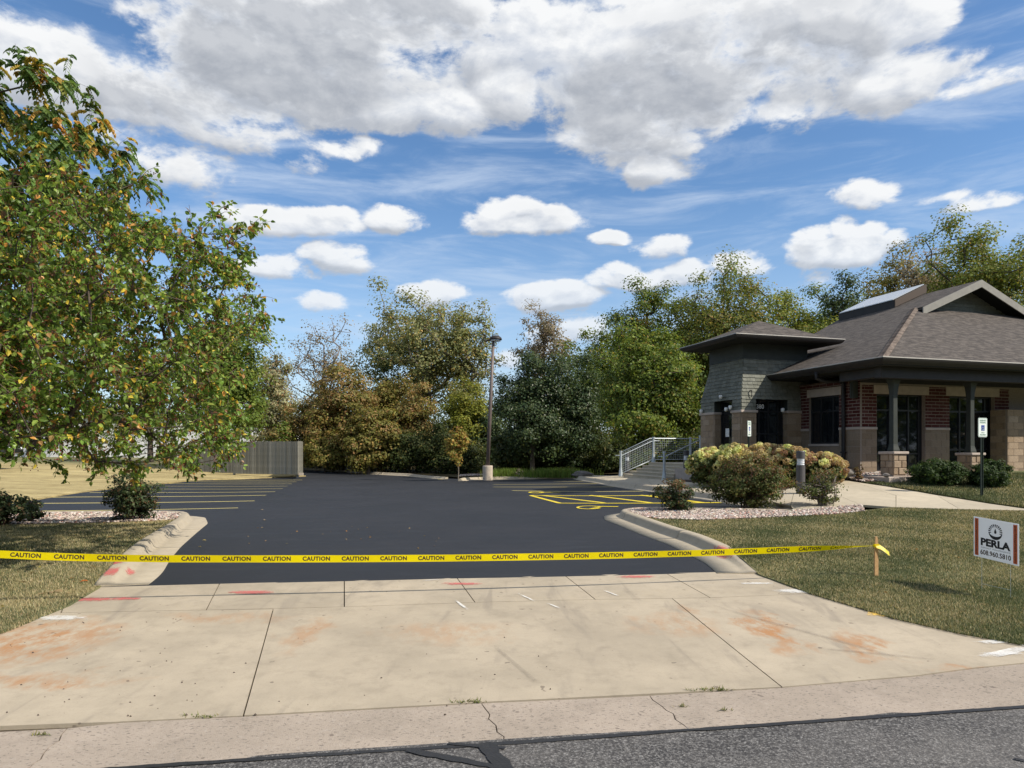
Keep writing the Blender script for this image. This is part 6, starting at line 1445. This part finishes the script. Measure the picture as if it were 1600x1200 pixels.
        Fc = (T8[None] + (np.arange(len(C6)) * 6)[:, None, None]).reshape(-1, 3); link('fruit', np_mesh('fruit', V, Fc, smooth=True), 'berry', root, kind='stuff')
    return root
near_tree('crabapple_tree', 'wide crabapple with green, yellow and orange leaves and small red fruit over the left lawn', (-7.85, 9.7, e1(-7.85, 9.7)), (0, 0, 2.7), (0, .2, 3.36), (3.95, 3.6, 2.12), 1350, 6, .34, 11, .080, PAL['crab'], 201, .12, fruit=2600, flatbot=.02, sq=.76)
near_tree('mountain_ash_tree', 'taller tree with drooping compound leaves turning yellow, rising behind the crabapple', (-11.2, 13.2, e1(-11.2, 13.2)), (0, 0, 6.2), (0, 0, 6.6), (3.7, 3.3, 3.3), 300, 5, .5, 5, .27, PAL['ash'], 202, .13, compound=True, parts=0, shell=.5)

# rocks in the beds
def gravel(poly, off, n, smin, smax, seed):
    r = np.random.default_rng(seed); a = np.array(poly); mn, mx = a.min(0), a.max(0); P = r.uniform(mn, mx, (n * 4, 2)); P = P[inpoly(P[:, 0], P[:, 1], poly)][:n]; n = len(P)
    z = elev(P[:, 0], P[:, 1]) + off; t = (1 + 5 ** .5) / 2
    I = unit(np.array([(-1, t, 0), (1, t, 0), (-1, -t, 0), (1, -t, 0), (0, -1, t), (0, 1, t), (0, -1, -t), (0, 1, -t), (t, 0, -1), (t, 0, 1), (-t, 0, -1), (-t, 0, 1)], float))
    IF = np.array([(0,11,5),(0,5,1),(0,1,7),(0,7,10),(0,10,11),(1,5,9),(5,11,4),(11,10,2),(10,7,6),(7,1,8),(3,9,4),(3,4,2),(3,2,6),(3,6,8),(3,8,9),(4,9,5),(2,4,11),(6,2,10),(8,6,7),(9,8,1)])
    s = r.uniform(smin, smax, (n, 1, 1)) * r.uniform(.7, 1.3, (n, 1, 3)) * [1, 1, .7]; V = I[None] * r.uniform(.8, 1.2, (n, 12, 1)) * s; an = r.uniform(0, 6.28, n); c_, s_ = np.cos(an), np.sin(an)
    X = V[..., 0] * c_[:, None] - V[..., 1] * s_[:, None]; Y = V[..., 0] * s_[:, None] + V[..., 1] * c_[:, None]
    V = np.stack([X + P[:, :1], Y + P[:, 1:], V[..., 2] + z[:, None] + .012], -1).reshape(-1, 3)
    col = palette_cols(n, [(4, (.48, .40, .34)), (3, (.34, .27, .23)), (2, (.62, .56, .50)), (2, (.22, .17, .15)), (1, (.40, .22, .17))], r)
    o = link('gravel', np_mesh('gravel', V, (IF[None] + (np.arange(n) * 12)[:, None, None]).reshape(-1, 3), np.repeat(col, 12, 0)), 'stone_col', kind='stuff')
    return o
tag(gravel(bed_r, .125, 5200, .014, .036, 1), 'pinkish grey river stones in the right kerb nose bed', 'gravel'); tag(gravel(bed_l, .12, 4200, .015, .038, 2), 'pinkish grey river stones in the left kerb nose bed', 'gravel')
tag(gravel(bed_b, .135, 3600, .016, .04, 3), 'pale river stones along the porch', 'gravel'); tag(gravel(bed_f, .105, 1800, .03, .06, 4), 'pale stones along the kerb by the lamp post', 'gravel')

# grass blades
def blades(name, poly, ymax, n, h, wd, seed, off, label, dry=.35, dryfn=None, skip=None):
    r = np.random.default_rng(seed); a = np.array(poly); mn, mx = a.min(0), a.max(0); mn[1] = max(mn[1], 3.5); mx[1] = min(mx[1], ymax); mx[0] = min(mx[0], 16); mn[0] = max(mn[0], -14)
    P = r.uniform(mn, mx, (n * 7, 2)); k = inpoly(P[:, 0], P[:, 1], poly) & (r.uniform(0, 1, len(P)) < np.minimum(1, (6.5 / np.maximum(P[:, 1], 1)) ** 1.25)) & (np.abs(P[:, 0] / P[:, 1]) < .82); P = P[k][:n]; n = len(P)
    z = elev(P[:, 0], P[:, 1]) + offv(off, P[:, 0], P[:, 1]) - .004; far = np.clip(P[:, 1] / 8, .9, 2.2)
    th = r.uniform(0, 6.28, n); le = r.uniform(.1, .9, n); H = h * r.uniform(.4, 1.15, n); ww = wd * r.uniform(.6, 1.3, n) * far
    B = np.c_[P, z]; sd = np.c_[-np.sin(th), np.cos(th), np.zeros(n)] * ww[:, None] / 2; tip = B + np.c_[np.cos(th) * le * H, np.sin(th) * le * H, H]
    V = np.stack([B - sd, B + sd, tip], 1).reshape(-1, 3)
    pn = (np.sin(P[:, 0] * 1.7 + 1.3 * np.sin(P[:, 1] * 1.1)) * np.sin(P[:, 1] * 2.1 + 1.7 * np.sin(P[:, 0] * .9)) + .5 * np.sin(P[:, 0] * 5 + P[:, 1] * 3) * np.sin(P[:, 1] * 6.3)) * .28
    dk = r.uniform(0, 1, n) < (dry if dryfn is None else dryfn(P)) + pn
    g_ = palette_cols(n, [(4, (.115, .135, .062)), (3, (.082, .105, .048)), (2, (.155, .17, .085))], r); s_ = palette_cols(n, [(4, (.46, .39, .22)), (3, (.36, .30, .16)), (1, (.58, .50, .32))], r)
    c = np.where(dk[:, None], s_, g_)
    return tag(link(name, np_mesh(name, V, np.arange(3 * n).reshape(-1, 3), np.repeat(c, 3, 0)), 'grass_blade', kind='stuff'), label, 'grass')
def wpoly(px, off=0.): return PX(px, off)
RP = wpoly([(1193,897),(1168,874),(1135,853),(1097,837.5),(1053,824.5),(1006,809),(1030,812),(1100,814),(1200,810),(1300,805),(1345,800),(1400,794),(1500,797),(1600,799),(1650,802),(1900,815),(2100,860),(2300,1120),(1900,1052),(1600,1006),(1500,988),(1400,965),(1275,928)], lawn_off)
LP = wpoly([(147,917.5),(170,890),(194,865),(219,846),(256,824),(274,812.5),(230,816),(0,822),(-150,832),(-500,850),(-900,900),(-900,1130),(-150,1034),(0,988),(98,947)], lawn_off)
BP = wpoly([(1345,755),(1420,765),(1500,778.5),(1592,792.5),(1650,800),(1900,814),(2100,780),(2100,735),(1600,740),(1490,745),(1440,752),(1400,754)], .1)
blades('grass', shrink(RP, -.05), 18, 260000, .036, .0075, 1, lawn_off, 'short half dry grass of the right lawn', .36)
blades('grass', shrink(LP, -.05), 16, 130000, .038, .0070, 2, lawn_off, 'short dry grass of the left lawn under the crabapple', .62)
blades('grass', BP, 22, 60000, .055, .0075, 3, .115, 'green grass on the bank below the porch', .12)
def litter(poly, n, seed, off, label):
    r = np.random.default_rng(seed); a = np.array(poly); mn, mx = a.min(0), a.max(0); mn[0] = max(mn[0], -12); mx[1] = min(mx[1], 15); P = r.uniform(mn, mx, (n * 5, 2)); P = P[inpoly(P[:, 0], P[:, 1], poly)][:n]; n = len(P)
    Q = np.c_[P, elev(P[:, 0], P[:, 1]) + offv(off, P[:, 0], P[:, 1]) + .012]; D = unit(r.normal(0, 1, (n, 3)) * [1, 1, .15]); N_ = unit(np.cross(D, unit(r.normal(0, 1, (n, 3)) * [1, 1, .3]))); N_ *= np.sign(N_[:, 2:3] + 1e-6); N_ = unit(np.cross(unit(np.cross(N_, D)), -D)) 
    V, Fc, C_ = near_leaves(Q, D, N_, r.uniform(.025, .06, n), palette_cols(n, [(4, (.30, .20, .11)), (3, (.42, .30, .16)), (1, (.50, .25, .08)), (1, (.5, .4, .12))], r))
    tag(link('leaf_litter', np_mesh('leaf_litter', V, Fc, C_), 'leaf', kind='stuff'), label, 'leaf litter')
litter(LP, 420, 31, lawn_off, 'small brown leaves scattered through the left lawn'); litter(RP, 90, 32, lawn_off, 'few small brown leaves in the right lawn')
litter(PX([(340,850),(700,880),(760,780),(400,790)]), 26, 33, 0, 'few small leaves blown onto the new asphalt')
# weeds in the joints
for (cx, cy, w_, n_, s_) in ((735, 1097, .12, 60, 11), (1112, 1078, .16, 90, 12), (1365-300, 1104, .03, 16, 13), (1132, 1110, .03, 20, 14), (64, 1148, .05, 24, 15), (313, 1120, .12, 40, 16)):
    g = gp(cx, cy)[0]; r = np.random.default_rng(s_); n = n_; P = np.c_[g[0] + r.normal(0, w_, n) * gd[0] * .6, g[1] + r.normal(0, w_, n) * gd[1] * .6 + r.normal(0, .006, n)]; z = elev(P[:, 0], P[:, 1]); th = r.uniform(0, 6.28, n); H = r.uniform(.008, .030, n)
    B = np.c_[P, z]; sd = np.c_[-np.sin(th), np.cos(th), np.zeros(n)] * .004; tip = B + np.c_[np.cos(th) * .02, np.sin(th) * .02, H]
    tag(link('weeds', np_mesh('weeds', np.stack([B - sd, B + sd, tip], 1).reshape(-1, 3), np.arange(3*n).reshape(-1, 3), np.repeat(palette_cols(n, [(3, (.12, .15, .03)), (2, (.22, .2, .06))], r), 3, 0)), 'grass_blade', kind='stuff'), 'weeds growing in a gutter joint', 'weeds')
# grit on the concrete
r = np.random.default_rng(77); n = 90; Pp = np.c_[r.uniform(-40, 900, n), r.uniform(960, 1120, n)]; Pp[:55, 0] = r.uniform(0, 330, 55)
g = gp(Pp[:, 0], Pp[:, 1]); O = np.array([(1, 0, 0), (-1, 0, 0), (0, 1, 0), (0, -1, 0), (0, 0, 1), (0, 0, -1)]); s = r.uniform(.002, .008, (n, 1, 1))
V = (np.c_[g, elev(g[:, 0], g[:, 1]) + .003][:, None] + O[None] * s * r.uniform(.6, 1.6, (n, 6, 1))).reshape(-1, 3); T8 = np.array([(0, 2, 4), (2, 1, 4), (1, 3, 4), (3, 0, 4), (2, 0, 5), (1, 2, 5), (3, 1, 5), (0, 3, 5)])
tag(link('grit', np_mesh('grit', V, (T8[None] + (np.arange(n) * 6)[:, None, None]).reshape(-1, 3)), 'bark', kind='stuff'), 'dark grit scattered over the left apron slab', 'grit')
# fallen leaves
fm = {}
def fallen(px, py, size, col, label, off, grp):
    me = np_mesh('fallen_leaf', LV * [1, 1, .8] - [.5, 0, -.06], LF); o = link('fallen_leaf', me, 'leaf_obj'); p = g1(px, py); o.location = (p.x, p.y, p.z + off + .012); o.rotation_euler = (random.uniform(-.3, .3), random.uniform(-.3, .3), random.uniform(0, 6.28)); o.scale = (size,) * 3
    o.color = (*col, 1); tag(o, label, 'leaf', grp)
OR, TN, YL_ = (.55, .22, .06), (.42, .30, .17), (.55, .42, .10)
GL = 'fallen leaves'
for (px, py, sz, c, lb, off) in ((131, 912, .10, (.60, .16, .04), 'bright orange fallen leaf at the foot of the left kerb', .02), (90, 928, .11, TN, 'tan fallen leaf, right one of the three above the left slab corner', .02), (78, 930, .10, TN, 'tan fallen leaf, middle one of the three above the left slab corner', .02), (66, 932, .09, TN, 'tan fallen leaf, left one of the three above the left slab corner', .02), (109, 931, .07, TN, 'small tan fallen leaf near the left apron edge', .02), (36, 914, .10, TN, 'tan fallen leaf alone on the left lawn', .02),
   (30, 877, .12, TN, 'tan fallen leaf just below the left end of the tape', .04), (52, 899, .10, TN, 'tan fallen leaf in the middle of the left lawn', .03), (146, 892, .10, TN, 'tan fallen leaf beside the red paint on the left kerb', .05), (136, 874, .09, TN, 'tan fallen leaf just under the tape beside the kerb', .05), (10, 840, .12, TN, 'tan fallen leaf above the tape at the left edge', .1), (105, 838, .10, TN, 'brown fallen leaf above the tape on the left lawn', .1), (213, 826, .08, OR, 'orange fallen leaf by the left gravel bed', .11),
   (409, 797, .11, TN, 'tan leaf lying alone on the new asphalt near the stalls', .0), (414, 813, .12, TN, 'pale curled leaf on the new asphalt, larger one', .0), (319, 845, .08, YL_, 'small yellow leaf on the asphalt beside the left gutter', .0), (312, 855, .06, YL_, 'tiny yellow leaf on the asphalt beside the left gutter', .0), (389, 850, .05, TN, 'tiny pale leaf on the open asphalt', .0)):
    fallen(px, py, sz, c, lb, off, GL)
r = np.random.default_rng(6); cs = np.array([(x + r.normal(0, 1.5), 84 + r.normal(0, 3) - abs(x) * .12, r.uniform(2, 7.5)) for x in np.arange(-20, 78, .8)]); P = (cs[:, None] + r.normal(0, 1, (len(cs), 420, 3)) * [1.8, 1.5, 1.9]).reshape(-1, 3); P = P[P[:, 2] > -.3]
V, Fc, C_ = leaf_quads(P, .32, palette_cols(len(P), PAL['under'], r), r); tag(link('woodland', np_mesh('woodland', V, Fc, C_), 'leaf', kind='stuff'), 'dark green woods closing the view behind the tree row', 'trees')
# unseen woods added behind and right of the viewer to darken window reflections
r = np.random.default_rng(5); cs = np.array([(x, -38 + r.normal(0, 2), r.uniform(3, 14)) for x in np.arange(-70, 60, 2.2)] + [(62 + r.normal(0, 2), y, r.uniform(1.5, 9)) for y in np.arange(-40, 14, 1.4)]); P = (cs[:, None] + r.normal(0, 1, (len(cs), 500, 3)) * [2.6, 2.0, 2.6]).reshape(-1, 3); P = P[P[:, 2] > .2]
V, Fc, C_ = leaf_quads(P, .8, palette_cols(len(P), PAL['maple'], r), r); tag(link('woodland', np_mesh('woodland', V, Fc, C_), 'leaf', kind='stuff'), 'unseen belt of green trees added behind the viewer for the window reflections', 'trees')
